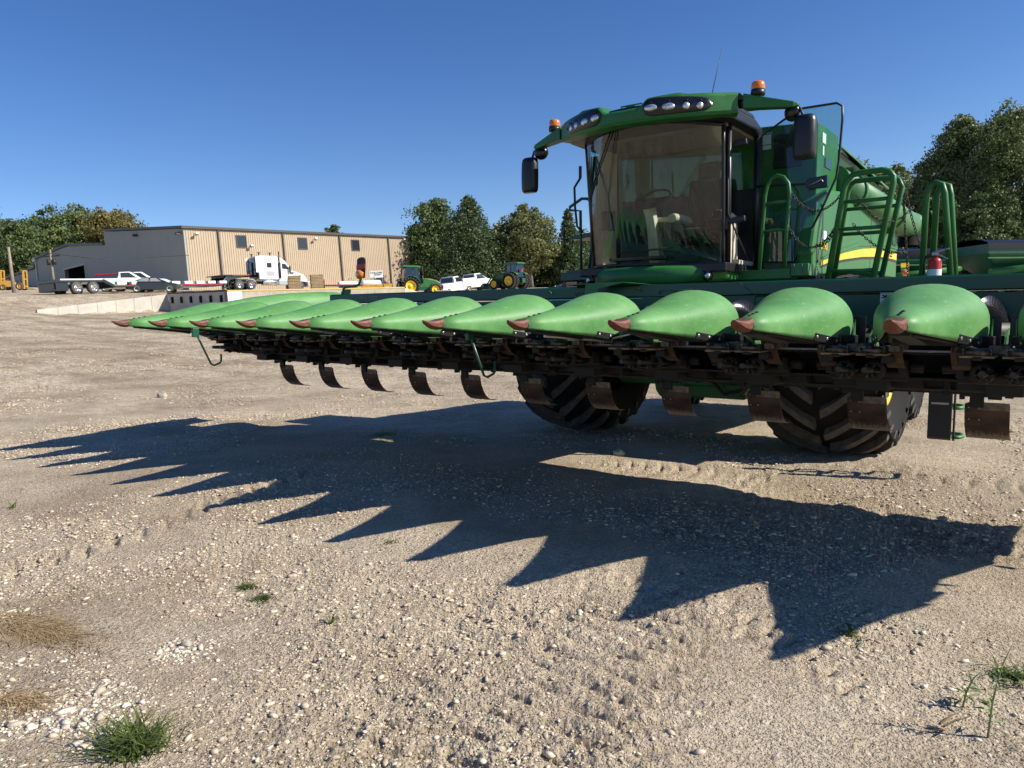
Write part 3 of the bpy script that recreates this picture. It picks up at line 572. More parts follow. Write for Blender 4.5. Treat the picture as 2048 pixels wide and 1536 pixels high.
# safety decals
def decal(x, z, s):
    o = MB().span((x, 2.2945, z), (x + 0.105 * s, 2.2985, z + 0.085 * s)).build('safety_decal', 'label_white', head)
    f = MB(); y = 2.293
    def ln(pts, r=0.0045): f.tube([(x + a * s, y, z + b * s) for a, b in pts], r * s, 5)
    f.ball((x + 0.043 * s, y, z + 0.058 * s), 0.0065 * s)
    ln([(0.035, 0.05), (0.052, 0.030), (0.066, 0.028)], 0.0075); ln([(0.036, 0.049), (0.013, 0.064)]); ln([(0.030, 0.046), (0.018, 0.040), (0.012, 0.047)]); ln([(0.055, 0.040), (0.064, 0.062)]); ln([(0.064, 0.028), (0.078, 0.044), (0.090, 0.046), (0.096, 0.058)]); ln([(0.062, 0.028), (0.040, 0.008)]); ln([(0.05, 0.03), (0.066, 0.012)])
    f.build('pictogram', 'label_black', o)
    e = MB().span((x + 0.107 * s, 2.2945, z + 0.02), (x + 0.29 * s, 2.2985, z + 0.085 * s)).build('danger_decal', 'label_red', head)
    MB().text('DANGER', (x + 0.135 * s, 2.294, z + 0.055 * s), (1, 0, 0), (0, 0, 1), 0.026 * s, depth=0.0006).build('lettering', 'label_white', e)
decal(2.56, 1.63, 1.0); decal(-2.29, 1.625, 1.05)
sb = MB().lathe([(0.0, 0.004), (0.03, 0.004), (0.034, 0)], (0.62, 2.285, 1.60), (0, -1, 0), 16).build('round_label', 'label_white', head)
# cross auger
au = MB().cyl((-W + 0.1, 1.92, 1.40), (W - 0.1, 1.92, 1.40), 0.085, n=24).build('cross_auger', 'black_metal', head)
for s0, sgn in ((-1, 1), (1, -1)):
    rings = []; n = 330
    for i in range(n + 1):
        x = s0 * (0.35 + (W - 0.55) * i / n); a = sgn * 2 * math.pi * (0.35 + (W - 0.55) * i / n) / 0.56 + 0.9
        c, s_ = math.cos(a), math.sin(a)
        rings.append([(x, 1.92 + c * 0.08, 1.40 + s_ * 0.08), (x, 1.92 + c * 0.265, 1.40 + s_ * 0.265)])
    MB().loft(rings, closed_ring=False).build('flighting', 'black_gloss', au, solid=0.006)
pan = MB()
rings = [[(x, 1.92 + 0.29 * math.cos(t), 1.43 + 0.29 * math.sin(t)) for t in np.linspace(math.pi * 1.02, math.pi * 1.95, 12)] for x in (-W, W)]
MB().loft(rings, closed_ring=False).build('auger_trough', 'grimy_metal', head, solid=0.004)
# rubber ear flaps behind every snout
for k in range(-6, 7):
    for s in (-1, 1):
        MB().prism([(1.44, 1.33), (1.50, 1.33), (1.50, 1.56), (1.485, 1.575), (1.44, 1.55)], 'x', k * S + s * 0.345, k * S + s * 0.352).build('ear_flap', 'black_plastic', head) if False else None
ef = MB().box((0.325, 1.42, 1.43), (0.07, 0.008, 0.20)).build('ear_flap', 'black_plastic', head, bevel=0.02)
e0 = ef.location.copy()
for k in range(-6, 7):
    for s in (-1, 1):
        if (k, s) == (0, 1): continue
        c = ef.copy(); COL.objects.link(c); c.location = e0 + Vector((k * S + (0 if s == 1 else -0.65), 0, 0))
# lower deck panels between hoods (green, dusty with red reflector line)
dk = MB().prism([(1.42, 1.345), (1.70, 1.33), (1.75, 1.45), (1.55, 1.44), (1.46, 1.40)], 'x', 0.375, 0.387).build('divider_fin', 'green_dusty', head)
for k in range(-6, 6):
    if k: c = dk.copy(); COL.objects.link(c); c.location = dk.location + Vector((k * S, 0, 0))
# end dividers: tall rounded hood over each end of the auger
def end_hood(s):
    rings = []
    for y, zt, zb, xi, xo in ((0.95, 1.63, 1.38, 4.40, 4.80), (1.25, 1.70, 1.36, 4.38, 4.86), (1.50, 1.75, 1.36, 4.38, 4.86), (1.80, 1.80, 1.40, 4.38, 4.86), (2.15, 1.842, 1.50, 4.42, 4.85), (2.50, 1.870, 1.62, 4.38, 4.85), (2.80, 1.888, 1.70, 4.36, 4.85), (3.00, 1.888, 1.74, 4.36, 4.84), (3.08, 1.875, 1.76, 4.37, 4.83), (3.10, 1.85, 1.78, 4.40, 4.80)):
        r = []; c = (xi + xo) / 2; hw = (xo - xi) / 2
        for k in range(17):
            t = math.pi * k / 16; r.append((s * (c - hw * math.copysign(abs(math.cos(t)) ** 0.6, math.cos(t))), y, zb + (zt - zb) * abs(math.sin(t)) ** 0.7))
        rings.append(r)
    MB().loft(rings, closed_ring=False).build('end_hood', 'snout', head, solid=0.008, offset=-1)
    e = MB().prism([(0.95, 1.40), (1.3, 1.30), (1.9, 1.05), (2.35, 1.05), (2.35, 1.72), (1.7, 1.70), (1.1, 1.60)], 'x', s * 4.62, s * 4.72).build('end_plate', 'dark_green', head, bevel=0.004)
    MB().prism([(0.9, 1.36), (1.25, 1.26), (1.85, 1.03), (2.3, 1.02), (2.3, 1.08), (1.9, 1.12), (1.3, 1.33)], 'x', s * 4.45, s * 4.62).build('skid_rail', 'grimy_metal', head, bevel=0.004)
end_hood(-1); end_hood(1)
# hooked parking rods under two snouts
def rod(x, y0, z0, L_, hk):
    r = MB().tube([(x, y0, z0), (x + 0.02, y0 + 0.14 * L_, z0 - 0.31 * L_), (x + 0.03, y0 + 0.17 * L_, z0 - 0.325 * L_), (x + 0.05, y0 + 0.225 * L_, z0 - 0.30 * L_), (x + 0.055, y0 + 0.235 * L_, z0 - 0.28 * L_), (x + 0.055, y0 + 0.235 * L_, z0 - 0.28 * L_ + hk)], 0.010, 8).build('parking_rod', 'dark_green', head)
    MB().box((x, y0 - 0.01, z0 + 0.015), (0.03, 0.07, 0.09)).build('rod_bracket', 'dark_green', r, bevel=0.004)
rod(-3.43, 0.25, 1.37, 1.0, 0.07); rod(0.03, 0.45, 1.385, 1.0, 0.08)
# loose bar hanging below the eighth snout
MB().tube([(0.72, 0.45, 1.395), (0.80, 0.95, 1.36), (0.95, 1.02, 1.345)], [0.012, 0.012, 0.01], 8).tube([(0.95, 1.02, 1.345), (1.02, 0.9, 1.37), (1.35, 0.62, 1.42)], 0.007, 6).build('link_rod', 'steel', head)
# warning lamp on a cranked arm with a striped paddle
arm = MB().tube([(-3.575, 2.33, 1.80), (-3.575, 2.33, 1.895), (-3.55, 2.34, 1.915), (-3.40, 2.36, 1.925), (-3.33, 2.36, 1.94), (-3.30, 2.36, 1.975), (-3.295, 2.37, 2.06)], 0.016, 10).cyl((-3.575, 2.33, 1.82), (-3.575, 2.33, 1.865), 0.03).box((-3.50, 2.33, 1.84), (0.07, 0.05, 0.09)).build('lamp_arm', 'green', head)
pd = MB().prism([(-3.36, 2.02), (-3.23, 2.02), (-3.215, 2.12), (-3.212, 2.24), (-3.225, 2.265), (-3.27, 2.275), (-3.33, 2.268), (-3.362, 2.24)], 'y', 2.365, 2.375).build('paddle', 'maroon', arm, bevel=0.002)
MB().prism([(-3.366, 2.125), (-3.215, 2.135), (-3.212, 2.195), (-3.362, 2.185)], 'y', 2.359, 2.364).build('reflector_band', 'red', arm)
MB().lathe([(0.0, 0.05), (0.03, 0.048), (0.055, 0.03), (0.062, 0.0)], (-3.30, 2.36, 2.065), (0, -1, 0), 18).build('amber_lamp', 'amber', arm)
# ---------------------------------------------------------------- wheels
def tyre_mesh(R, Wd, rim, lug=0, lugh=0.05, center=(0, 0, 0), n=64, vdir=1, lugw=0.085, crown=0.06):
    """axle along x; returns builders for carcass, lugs"""
    cx, cy, cz = center; h = Wd / 2; mb = MB()
    Rb = R - (lugh if lug else 0)
    prof = [(rim, -h * 0.72), (rim + 0.02, -h * 0.80), ((rim + Rb) / 2, -h * 0.98), (Rb - 0.22 * (R - rim), -h), (Rb - crown - 0.01, -h * 0.93), (Rb - crown * 0.55, -h * 0.7), (Rb - crown * 0.15, -h * 0.35), (Rb, 0)]
    prof = prof + [(r, -x) for r, x in prof[-2::-1]]
    mb.lathe(prof, center, (1, 0, 0), n)
    lg = MB()
    if lug:
        for s in (-1, 1):
            for k in range(lug):
                th0 = 2 * math.pi * (k + (0.5 if s > 0 else 0)) / lug; rings = []
                for t in np.linspace(0, 1, 7):
                    x = s * (0.03 * Wd + t * (0.452 * Wd)); th = th0 + vdir * (0.62 * Wd / R) * (t ** 1.15) * 0.62
                    rc = Rb - crown * (abs(x) / h) ** 2; rt_ = R - crown * 0.9 * (abs(x) / h) ** 2; hw = lugw / 2 / R * (1.25 - 0.35 * t); rt_ -= 0.45 * lugh * max(0, (t - 0.75) / 0.25) ** 2
                    def P(r, a, x=x): return (cx + x, cy - r * math.cos(a), cz + r * math.sin(a))
                    rings.append([P(rc - 0.02, th - hw * 1.35), P(rt_, th - hw), P(rt_, th + hw), P(rc - 0.02, th + hw * 1.35)])
                x = s * h * 1.0; rc = Rb - crown - 0.05 - 0.12 * (R - rim)
                rings.append([(cx + x + s * 0.015, cy - rc * math.cos(th + q), cz + rc * math.sin(th + q)) for q in (-hw * 1.2, -hw * 0.9, hw * 0.9, hw * 1.2)])
                lg.loft(rings, True, True, smooth=False)
    return mb, lg
def rim_mesh(rim, Wd, center=(0, 0, 0), side=1, dish=0.35, n=32, holes=False):
    mb = MB(); h = Wd / 2 * side
    mb.lathe([(rim + 0.005, h * 0.72), (rim - 0.01, h * 0.80), (rim - 0.03, h * 0.76), (rim - 0.05, h * 0.4), (rim * 0.72, h * dish), (rim * 0.62, h * dish), (rim * 0.50, h * (dish + 0.12)), (rim * 0.25, h * (dish + 0.12)), (0.0, h * (dish + 0.18))], center, (1, 0, 0), n)
    return mb

# ---------------------------------------------------------------- combine harvester (lot frame)
cb = thingM('combine_harvester', (0, 6.0, 0), 'big green combine harvester with glass cab, amber beacons and open cab door', 'combine harvester')
for s in (-1, 1):
    a, b = tyre_mesh(1.03, 1.25, 0.45, lug=19, lugh=0.075, center=(s * 1.656, 4.98, 1.01), n=96, crown=0.13, lugw=0.082, vdir=1)
    t = a.build('drive_tyre', 'rubber', cb)
    b.build('tread_lugs', 'rubber_lug', t, bevel=0.006)
    rim_mesh(0.46, 1.25, (s * 1.656, 4.98, 1.01), s).build('wheel_rim', 'yellow', t)
    a, b = tyre_mesh(0.80, 0.52, 0.36, lug=22, lugh=0.045, center=(s * 1.70, 8.45, 0.79), crown=0.05, lugw=0.06)
    t = a.build('steer_tyre', 'rubber', cb); b.build('tread_lugs', 'tyre_grey', t)
    rim_mesh(0.37, 0.52, (s * 1.70, 8.45, 0.79), s).build('wheel_rim', 'yellow', t); rim_mesh(0.37, 0.52, (s * 1.70, 8.45, 0.79), -s, 0.2).build('wheel_rim', 'yellow', t)
# chassis between the wheels
ax = MB().box((0, 5.0, 0.86), (2.1, 0.30, 0.36)).box((0.15, 5.1, 0.66), (0.9, 0.32, 0.26)).cyl((-0.35, 4.85, 0.68), (-0.35, 5.15, 0.68), 0.2).cyl((0.5, 4.85, 0.72), (0.5, 5.2, 0.72), 0.16)
ax.build('axle', 'green', cb, bevel=0.02)
MB().box((0, 8.45, 0.75), (2.9, 0.2, 0.2)).build('rear_axle', 'green', cb, bevel=0.02)
MB().tube([(0.1, 4.78, 0.83), (0.3, 4.76, 0.72), (0.42, 4.76, 0.60), (0.60, 4.80, 0.66), (0.72, 4.8, 0.85)], 0.022, 8).tube([(-0.8, 4.8, 0.9), (-0.2, 4.78, 0.82), (0.6, 4.8, 0.9)], 0.02, 8).build('hose', 'black_plastic', cb)
MB().span((-1.32, 4.75, 1.05), (1.32, 9.6, 2.1)).build('thresher_body', 'dark_green', cb, bevel=0.03)
fh = MB().prism([(2.42, 1.20), (2.42, 1.70), (4.6, 2.02), (4.8, 1.9), (4.8, 1.15)], 'x', -0.72, 0.72)
fh.build('feeder_house', 'dark_green', cb, bevel=0.01)
MB().box((0.0, 3.4, 1.33), (0.5, 0.35, 0.12), (R_(8), 0, 0)).box((-0.4, 3.0, 1.2), (0.06, 0.5, 0.10)).box((0.4, 3.0, 1.2), (0.06, 0.5, 0.10)).build('reel_gearbox', 'dark_green', cb, bevel=0.01)
# grain tank
tk = MB().prism([(-1.36, 2.0), (1.46, 2.0), (1.46, 3.615), (0.83, 3.645), (0.80, 3.60), (-1.36, 3.60)], 'y', 4.56, 5.42)
tank = tk.build('grain_tank', 'green', cb, bevel=0.02)
MB().prism([(5.42, 2.0), (8.6, 2.2), (8.6, 2.9), (6.6, 2.95), (5.42, 2.98)], 'x', -1.34, 1.30).build('engine_housing', 'green', cb, bevel=0.03)
MB().prism([(0.94, 1.98), (1.49, 1.98), (1.49, 2.76), (1.60, 2.84), (1.56, 2.87), (0.92, 2.53)], 'y', 4.47, 4.54).build('front_shield', 'dark_green', cb, bevel=0.006)
MB().tube([(0.92, 4.465, 2.53), (1.58, 4.465, 2.865)], 0.012, 6).build('shield_lip', 'green', cb)
hat = MB().span((1.00, 4.535, 3.16), (1.30, 4.556, 3.53)).build('tank_hatch', 'black_plastic', tank, bevel=0.02)
MB().span((0.872, 4.548, 3.44), (0.965, 4.556, 3.545)).span((0.872, 4.548, 3.385), (0.965, 4.556, 3.43)).build('warning_decal', 'label_white', tank)
MB().text('WARNING', (0.875, 4.546, 3.553), (1, 0, 0), (0, 0, 1), 0.022, depth=0.0005).build('lettering', 'label_white', tank)
MB().span((1.463, 4.72, 3.42), (1.467, 4.86, 3.53)).span((1.463, 4.74, 3.29), (1.467, 4.80, 3.39)).build('side_decal', 'label_white', tank)
MB().span((1.463, 4.86, 3.18), (1.468, 5.12, 3.28)).build('side_vent', 'dark_paint', tank)
lid = MB().prism([(1.45, 3.46), (1.47, 3.54), (2.02, 3.10), (1.96, 3.05)], 'y', 5.05, 5.10) if False else MB()
# flared tank extension seen behind the tank corner
lid.add([(1.44, 5.45, 3.565), (1.60, 5.95, 3.385), (1.50, 8.2, 3.40), (1.0, 8.2, 3.70), (1.44, 5.45, 3.54), (1.60, 5.95, 3.36), (1.50, 8.2, 3.37), (1.0, 8.2, 3.67)], [(0, 1, 2, 3), (7, 6, 5, 4), (0, 4, 5, 1), (1, 5, 6, 2), (2, 6, 7, 3), (3, 7, 4, 0)])
MB().add([(1.40, 5.50, 3.52), (1.55, 5.95, 3.35), (1.38, 5.55, 3.27), (1.2, 5.5, 3.0), (1.35, 8.0, 3.5), (1.45, 8.0, 3.35), (1.3, 8.0, 3.2), (1.1, 8.0, 3.0)], [(0, 1, 2, 3), (7, 6, 5, 4), (0, 4, 5, 1), (1, 5, 6, 2), (2, 6, 7, 3), (3, 7, 4, 0)]).build('extension_underside', 'dark_green', cb)
lid.build('tank_extension', 'green_dusty', cb, bevel=0.004)
# left-hand side panel with stripe (faces the picture's right)
SP = [(4.30, 1.97), (4.24, 2.22), (4.34, 2.45), (4.52, 2.70), (4.90, 2.94), (5.8, 3.02), (6.9, 3.06), (8.30, 3.04), (8.72, 2.98), (8.88, 2.84), (8.90, 1.97)]
sp = MB().prism(SP, 'x', 1.36, 1.52).build('side_panel', 'green', cb, bevel=0.035)
MB().span((1.5195, 7.02, 2.0), (1.5225, 7.032, 3.04)).build('panel_seam', 'black_plastic', sp)
MB().span((1.52, 4.30, 1.90), (1.535, 8.9, 2.0)).span((1.40, 4.28, 1.88), (1.56, 4.95, 1.975)).build('sill_trim', 'black_plastic', sp, bevel=0.004)
def band(ys, zt, zb, x0, x1):
    mb = MB(); rings = [[(x0, y, a), (x1, y, a), (x1, y, b), (x0, y, b)] for y, a, b in zip(ys, zt, zb)]; return mb.loft(rings, True, True, smooth=False)
ys = [4.60, 4.83, 5.61, 6.51, 7.10, 7.93, 8.60, 8.84]
band(ys, [2.135, 2.165, 2.29, 2.40, 2.45, 2.495, 2.50, 2.50], [2.085, 2.125, 2.215, 2.30, 2.34, 2.385, 2.395, 2.395], 1.51, 1.526).build('yellow_stripe', 'yellow', sp)
band(ys, [2.083, 2.120, 2.210, 2.297, 2.336, 2.381, 2.391, 2.391], [2.062, 2.10, 2.185, 2.27, 2.308, 2.35, 2.36, 2.36], 1.51, 1.525).build('black_pinstripe', 'label_black', sp)
band([4.45, 5.1, 5.6, 6.3, 7.1, 8.0, 8.86], [2.13, 2.27, 2.35, 2.46, 2.53, 2.60, 2.62], [2.11, 2.24, 2.31, 2.42, 2.485, 2.545, 2.56], 1.51, 1.531).build('moulded_crease', 'green', sp)
MB().text('S790', (1.527, 4.56, 2.262), (0, 1, 0), (0, 0, 1), 0.115, depth=0.002, squeeze=1.15).build('model_badge', 'yellow', sp)
MB().span((1.519, 4.60, 2.37), (1.526, 4.78, 2.465)).build('info_decal', 'label_white', sp)
MB().text('KIT', (1.527, 4.64, 2.40), (0, 1, 0), (0, 0, 1), 0.05, depth=0.0006).build('lettering', 'label_black', sp) if False else None
MB().text('FINAL TIER 4', (1.528, 8.30, 2.455), (0, 1, 0), (0, 0, 1), 0.035, depth=0.001).text('EMISSIONS', (1.528, 8.30, 2.415), (0, 1, 0), (0, 0, 1), 0.035, depth=0.001).build('lettering', 'label_black', sp)
# unloading auger folded back along the side
ua = MB().cyl((1.40, 5.44, 3.10), (1.60, 9.35, 2.96), 0.20, n=32).ball((1.62, 9.35, 2.955), 0.21, 24, 12, scale=(1, 1.2, 1))
ua = ua.build('unloading_auger', 'green_dusty', cb)
for y in (6.1, 8.1): MB().lathe([(0.20, -0.03), (0.228, -0.03), (0.228, 0.03), (0.20, 0.03)], (1.40 + 0.0512 * (y - 5.44), y, 3.10 - 0.0358 * (y - 5.44)), (0.05, 1, -0.035), 32).build('flange', 'green', ua)
MB().loft([[(1.62 + 0.17 * math.cos(t), 9.42 + 0.2 * math.sin(t) + dy, z) for t in [2 * math.pi * k / 16 for k in range(16)]] for z, dy in ((2.98, 0), (2.86, 0.0), (2.76, -0.05), (2.64, -0.10))], True, False).build('rubber_spout', 'rubber', ua)
MB().box((1.45, 8.55, 2.75), (0.2, 0.3, 0.3)).build('auger_cradle', 'dark_green', cb, bevel=0.01)

# cab
GB, GT = 2.10, 3.50
def wsh(t, q):     # t height 0..1, q across -1..1
    hw = 0.775 + 0.035 * t; yd = 3.705 - 0.17 * t
    return (hw * q, yd - (0.23 + 0.19 * t) * (1 - q * q), GB + (GT - GB) * t + 0.02 * (1 - q * q) * (1 if t > 0.5 else 0) - 0.02 * q * (1 if t < 0.5 else 1.6))
cabf = MB().span((-0.86, 3.5, 2.0), (0.88, 4.52, 2.09)).span((-0.8, 4.40, 2.09), (0.86, 4.44, 2.95)).build('cab_floor', 'black_plastic', cb, bevel=0.01)
MB().prism([(3.78, 2.10), (3.80, 2.55), (4.02, 2.52), (4.06, 2.10)], 'x', 0.70, 0.80).box((0.78, 4.15, 2.12), (0.14, 0.5, 0.05)).build('door_console', 'beige', cb, bevel=0.01)
ws = MB().loft([[wsh(t, q) for q in np.linspace(-1, 1, 25)] for t in np.linspace(0, 1, 15)], closed_ring=False).build('windshield', 'windshield', cb)
gk = MB()
gk.tube([wsh(t, -1) for t in np.linspace(0, 1, 9)], 0.014, 6).tube([wsh(t, 1) for t in np.linspace(0, 1, 9)], 0.020, 6).tube([wsh(0, q) for q in np.linspace(-1, 1, 21)], 0.016, 6).tube([wsh(1, q) for q in np.linspace(-1, 1, 21)], 0.018, 6)
gk.build('windshield_seal', 'black_plastic', ws)
for s in (-1, 1):
    MB().tube([(s * 0.80, 3.76, 2.09), (s * 0.835, 3.62, 3.5)], 0.032, 8).build('cab_pillar', 'black_plastic', cb)
    MB().tube([(s * 0.86, 4.44, 2.09), (s * 0.88, 4.36, 3.5)], 0.035, 8).build('cab_pillar', 'black_plastic', cb)
MB().loft([[(-0.79 + a, 3.80 + b, z) for a, b in ((0, 0), (0.07, 0.0), (0.09, 0.28), (0.0, 0.28))] for z in (2.1, 2.6, 3.1, 3.48)], True, True, smooth=False).build('inner_pillar', 'beige', cb)
# left-hand side window, right-hand side is the open doorway
MB().quad((-0.80, 3.78, 2.12), (-0.86, 4.42, 2.12), (-0.88, 4.35, 3.48), (-0.83, 3.63, 3.48)).build('side_window', 'door_glass', cb)
MB().quad((-0.78, 4.42, 2.95), (0.84, 4.42, 2.95), (0.84, 4.38, 3.48), (-0.80, 4.38, 3.48)).build('rear_window', 'windshield', cb)
# interior
st = MB().box((0.36, 4.05, 2.42), (0.48, 0.46, 0.14), (R_(-4), 0, 0)).box((0.36, 4.28, 2.78), (0.46, 0.13, 0.62), (R_(-8), 0, 0)).box((0.36, 4.33, 3.18), (0.28, 0.1, 0.2)).build('seat', 'seat_cloth', cb, bevel=0.04)
for x, w_ in ((0.17, 0.10), (0.68, 0.20)): MB().tube([(x, 4.26, 2.60), (x, 4.1, 2.625), (x - 0.01, 3.9, 2.63), (x - 0.01, 3.76, 2.615)], 0.048, 10).build('armrest', 'beige', st)
MB().box((0.68, 3.92, 2.50), (0.22, 0.45, 0.12)).box((0.68, 3.80, 2.60), (0.1, 0.12, 0.12)).build('control_console', 'black_plastic', cb, bevel=0.02)
MB().box((0.02, 3.90, 2.62), (0.36, 0.06, 0.06)).build('armrest_pad', 'beige', st, bevel=0.025)
sc_ = MB().loft([[(x0 + wx * a, y0 + wy * b, z) for a, b in ((-1, -1), (1, -1), (1, 1), (-1, 1))] for x0, y0, z, wx, wy in ((-0.08, 3.92, 2.10, 0.075, 0.07), (-0.10, 3.86, 2.45, 0.06, 0.06), (-0.12, 3.82, 2.66, 0.055, 0.055), (-0.13, 3.78, 2.76, 0.07, 0.05))], True, True, smooth=False).build('steering_column', 'beige', cb, bevel=0.02)
MB().tube([(-0.12 + 0.2 * math.cos(t), 3.86 + 0.17 * math.sin(t), 2.86 + 0.12 * math.sin(t)) for t in [2 * math.pi * k / 24 for k in range(24)]], 0.014, 6, closed=True).box((-0.12, 3.86, 2.84), (0.12, 0.1, 0.05)).tube([(-0.32, 3.86, 2.86), (0.08, 3.86, 2.86)], 0.012, 6).build('steering_wheel', 'black_plastic', sc_)
MB().box((-0.55, 3.62, 2.62), (0.16, 0.04, 0.22), (0, 0, 0.5)).build('monitor', 'black_gloss', cb, bevel=0.01)
MB().box((-0.15, 3.65, 2.18), (0.7, 0.2, 0.03)).tube([(-0.4, 3.6, 2.25), (0.25, 3.6, 2.28)], 0.01, 6).build('foot_rest', 'black_plastic', cb)
MB().span((-0.80, 3.55, 3.46), (0.84, 4.42, 3.50)).build('headliner', 'beige_trim', cb)
# roof
def vy(x): return 2.86 + 0.48 * x * x
def ztop(x):
    a = abs(x)
    return float(np.interp(a, [0, 0.19, 0.27, 0.55, 0.62, 1.02], [3.60, 3.605, 3.685, 3.715, 3.70, 3.715]))
def zbot(x): return 3.455 + 0.06 * abs(x) ** 2
rings = []
for x in np.linspace(-1.02, 1.02, 69):
    y, zt, zb = vy(x), ztop(x), zbot(x)
    rings.append([(x * 0.94, y + 0.14, zb - 0.005), (x, y + 0.02, zb), (x, y, zb + 0.03), (x, y - 0.004, zt - 0.03), (x, y + 0.022, zt), (x * 0.98, y + 0.16, zt + 0.014), (x * 0.95, 4.2, 3.78 - 0.05 * abs(x))])
roof = MB().loft(rings, closed_ring=False, smooth=False).build('cab_roof', 'green', cb, bevel=0.008)
lo = [(x * 0.95, vy(x) + 0.10) for x in np.linspace(-1.0, 1.0, 21)]
MB().prism(lo + [(0.97, 4.05), (0.90, 4.45), (0.6, 4.62), (-0.6, 4.62), (-0.90, 4.45), (-0.97, 4.05)], 'z', 3.49, 3.60).prism([(p[0] * 0.97, p[1] + 0.03) for p in lo] + [(0.94, 4.05), (0.86, 4.4), (0.6, 4.56), (-0.6, 4.56), (-0.86, 4.4), (-0.94, 4.05)], 'z', 3.60, 3.66).build('roof_underside', 'black_plastic', cb, bevel=0.02)
def light_bank(s):
    rr = []
    for a in np.linspace(0, 1, 25):
        x = 0.235 + 0.60 * a; e = max(0.0, 1 - abs(2 * a - 1) ** 6) ** 0.5
        cz = 3.583 + 0.012 * a; hh = (0.095 - 0.030 * a) * e
        y = vy(x) - 0.006
        rr.append([(s * x, y - 0.002, cz - hh), (s * x, y - 0.010, cz - hh * 0.9), (s * x, y - 0.010, cz + hh * 0.9), (s * x, y - 0.002, cz + hh)])
    b = MB().loft(rr, closed_ring=False).build('light_bezel', 'black_gloss', roof)
    for x, w_, h_, r in ((0.315, 0.062, 0.034, 0), (0.475, 0.061, 0.035, 0), (0.625, 0.034, 0.035, 1), (0.735, 0.033, 0.034, 1)):
        y = vy(x) - 0.012; n_ = Vector((s * -0.96 * x * -1, -1, 0)).normalized(); n_ = Vector((s * 0.96 * x, -1, 0)).normalized(); t_ = Vector((-n_.y, n_.x, 0))
        def ell(mb, k, d0): 
            rings = []
            for q, d in ((0, d0 + 0.014), (0.5, d0 + 0.012), (0.85, d0 + 0.006), (1.0, d0)):
                rings.append([Vector((s * x, y, 3.578)) + n_ * d + t_ * (w_ * k * max(q, 0.001) * math.cos(a)) + Vector((0, 0, h_ * k * max(q, 0.001) * math.sin(a))) for a in [2 * math.pi * j / 20 for j in range(20)]])
            return mb.loft(rings, True, False)
        ell(MB(), 1.12, 0.0).build('light_housing', 'black_plastic', b)
        ell(MB(), 1.0, 0.005).build('work_light', 'lens', b)
        MB().box(Vector((s * x, y, 3.578 + h_ + 0.018)) + n_ * 0.004, (0.03, 0.012, 0.014)).build('light_clip', 'black_plastic', b)
light_bank(1); light_bank(-1)
MB().tube([(-0.12, 3.1, 3.62), (-0.12, 3.1, 3.70), (0.12, 3.1, 3.70), (0.12, 3.1, 3.62)], 0.008, 6).box((0, 3.12, 3.655), (0.1, 0.1, 0.06)).build('camera_bracket', 'green', roof)
for s in (-1, 1):
    ya, yb = 3.40, 3.56
    wv = [(s * 1.06, 3.38, 3.56), (s * 1.06, 3.52, 3.56), (s * 1.06, 3.52, 3.70), (s * 1.06, 3.38, 3.70)]
    we = [(s * 1.50, 3.52, 3.53), (s * 1.50, 3.62, 3.53), (s * 1.50, 3.62, 3.585), (s * 1.50, 3.52, 3.585)]
    wt = [(s * 1.54, 3.55, 3.545), (s * 1.54, 3.60, 3.545), (s * 1.54, 3.60, 3.57), (s * 1.54, 3.55, 3.57)]
    wg = MB().loft([wv, we, wt], True, True, smooth=False).build('roof_wing', 'green', roof, bevel=0.008)
    MB().cyl((s * 1.0, 3.45, 3.62), (s * 1.08, 3.45, 3.62), 0.045).build('wing_joint', 'black_plastic', wg)
    bx = s * 1.18
    bc = MB().lathe([(0.0, 0.0), (0.066, 0.0), (0.070, 0.02), (0.066, 0.055), (0.0, 0.055)], (bx, 3.46, 3.675), (0, 0, 1), 24).build('beacon_base', 'black_plastic', roof)
    MB().lathe([(0.064, 0.055), (0.066, 0.075), (0.062, 0.115), (0.050, 0.130), (0.0, 0.134)], (bx, 3.46, 3.675), (0, 0, 1), 24).build('amber_beacon', 'amber', bc)
    # mirrors
    mr = MB().lathe([(0.0, -0.05), (0.05, -0.045), (0.082, -0.01), (0.086, 0.02), (0.0, 0.02)], (s * 1.465, 3.60, 3.50), (s * 0.5, 1, 0), 24).build('round_mirror', 'black_gloss', roof)
    MB().tube([(s * 1.49, 3.60, 3.54), (s * 1.55, 3.58, 3.52), (s * 1.575, 3.58, 3.46), (s * 1.575, 3.58, 3.38)], 0.014, 8).build('mirror_arm', 'black_metal', roof)
    w_ = 0.105; rr = []
    for z, k in ((3.035, 0.80), (3.055, 0.97), (3.10, 1.03), (3.24, 1.05), (3.38, 1.02), (3.425, 0.93), (3.445, 0.72)):
        ring = []
        for a in [2 * math.pi * j / 24 for j in range(24)]:
            cx_, sy_ = math.cos(a), math.sin(a); ring.append((s * 1.605 + w_ * k * math.copysign(abs(cx_) ** 0.7, cx_), 3.58 + (0.085 if sy_ < 0 else 0.03) * k * math.copysign(abs(sy_) ** 0.8, sy_), z))
        rr.append(ring)
    M_ = MB().loft(rr, True, True)
    M_.build('mirror_housing', 'black_plastic', roof)
an = MB().tube([(0.36, 4.2, 3.76), (0.52, 4.2, 4.47)], [0.006, 0.003], 6).build('antenna', 'black_metal', roof)
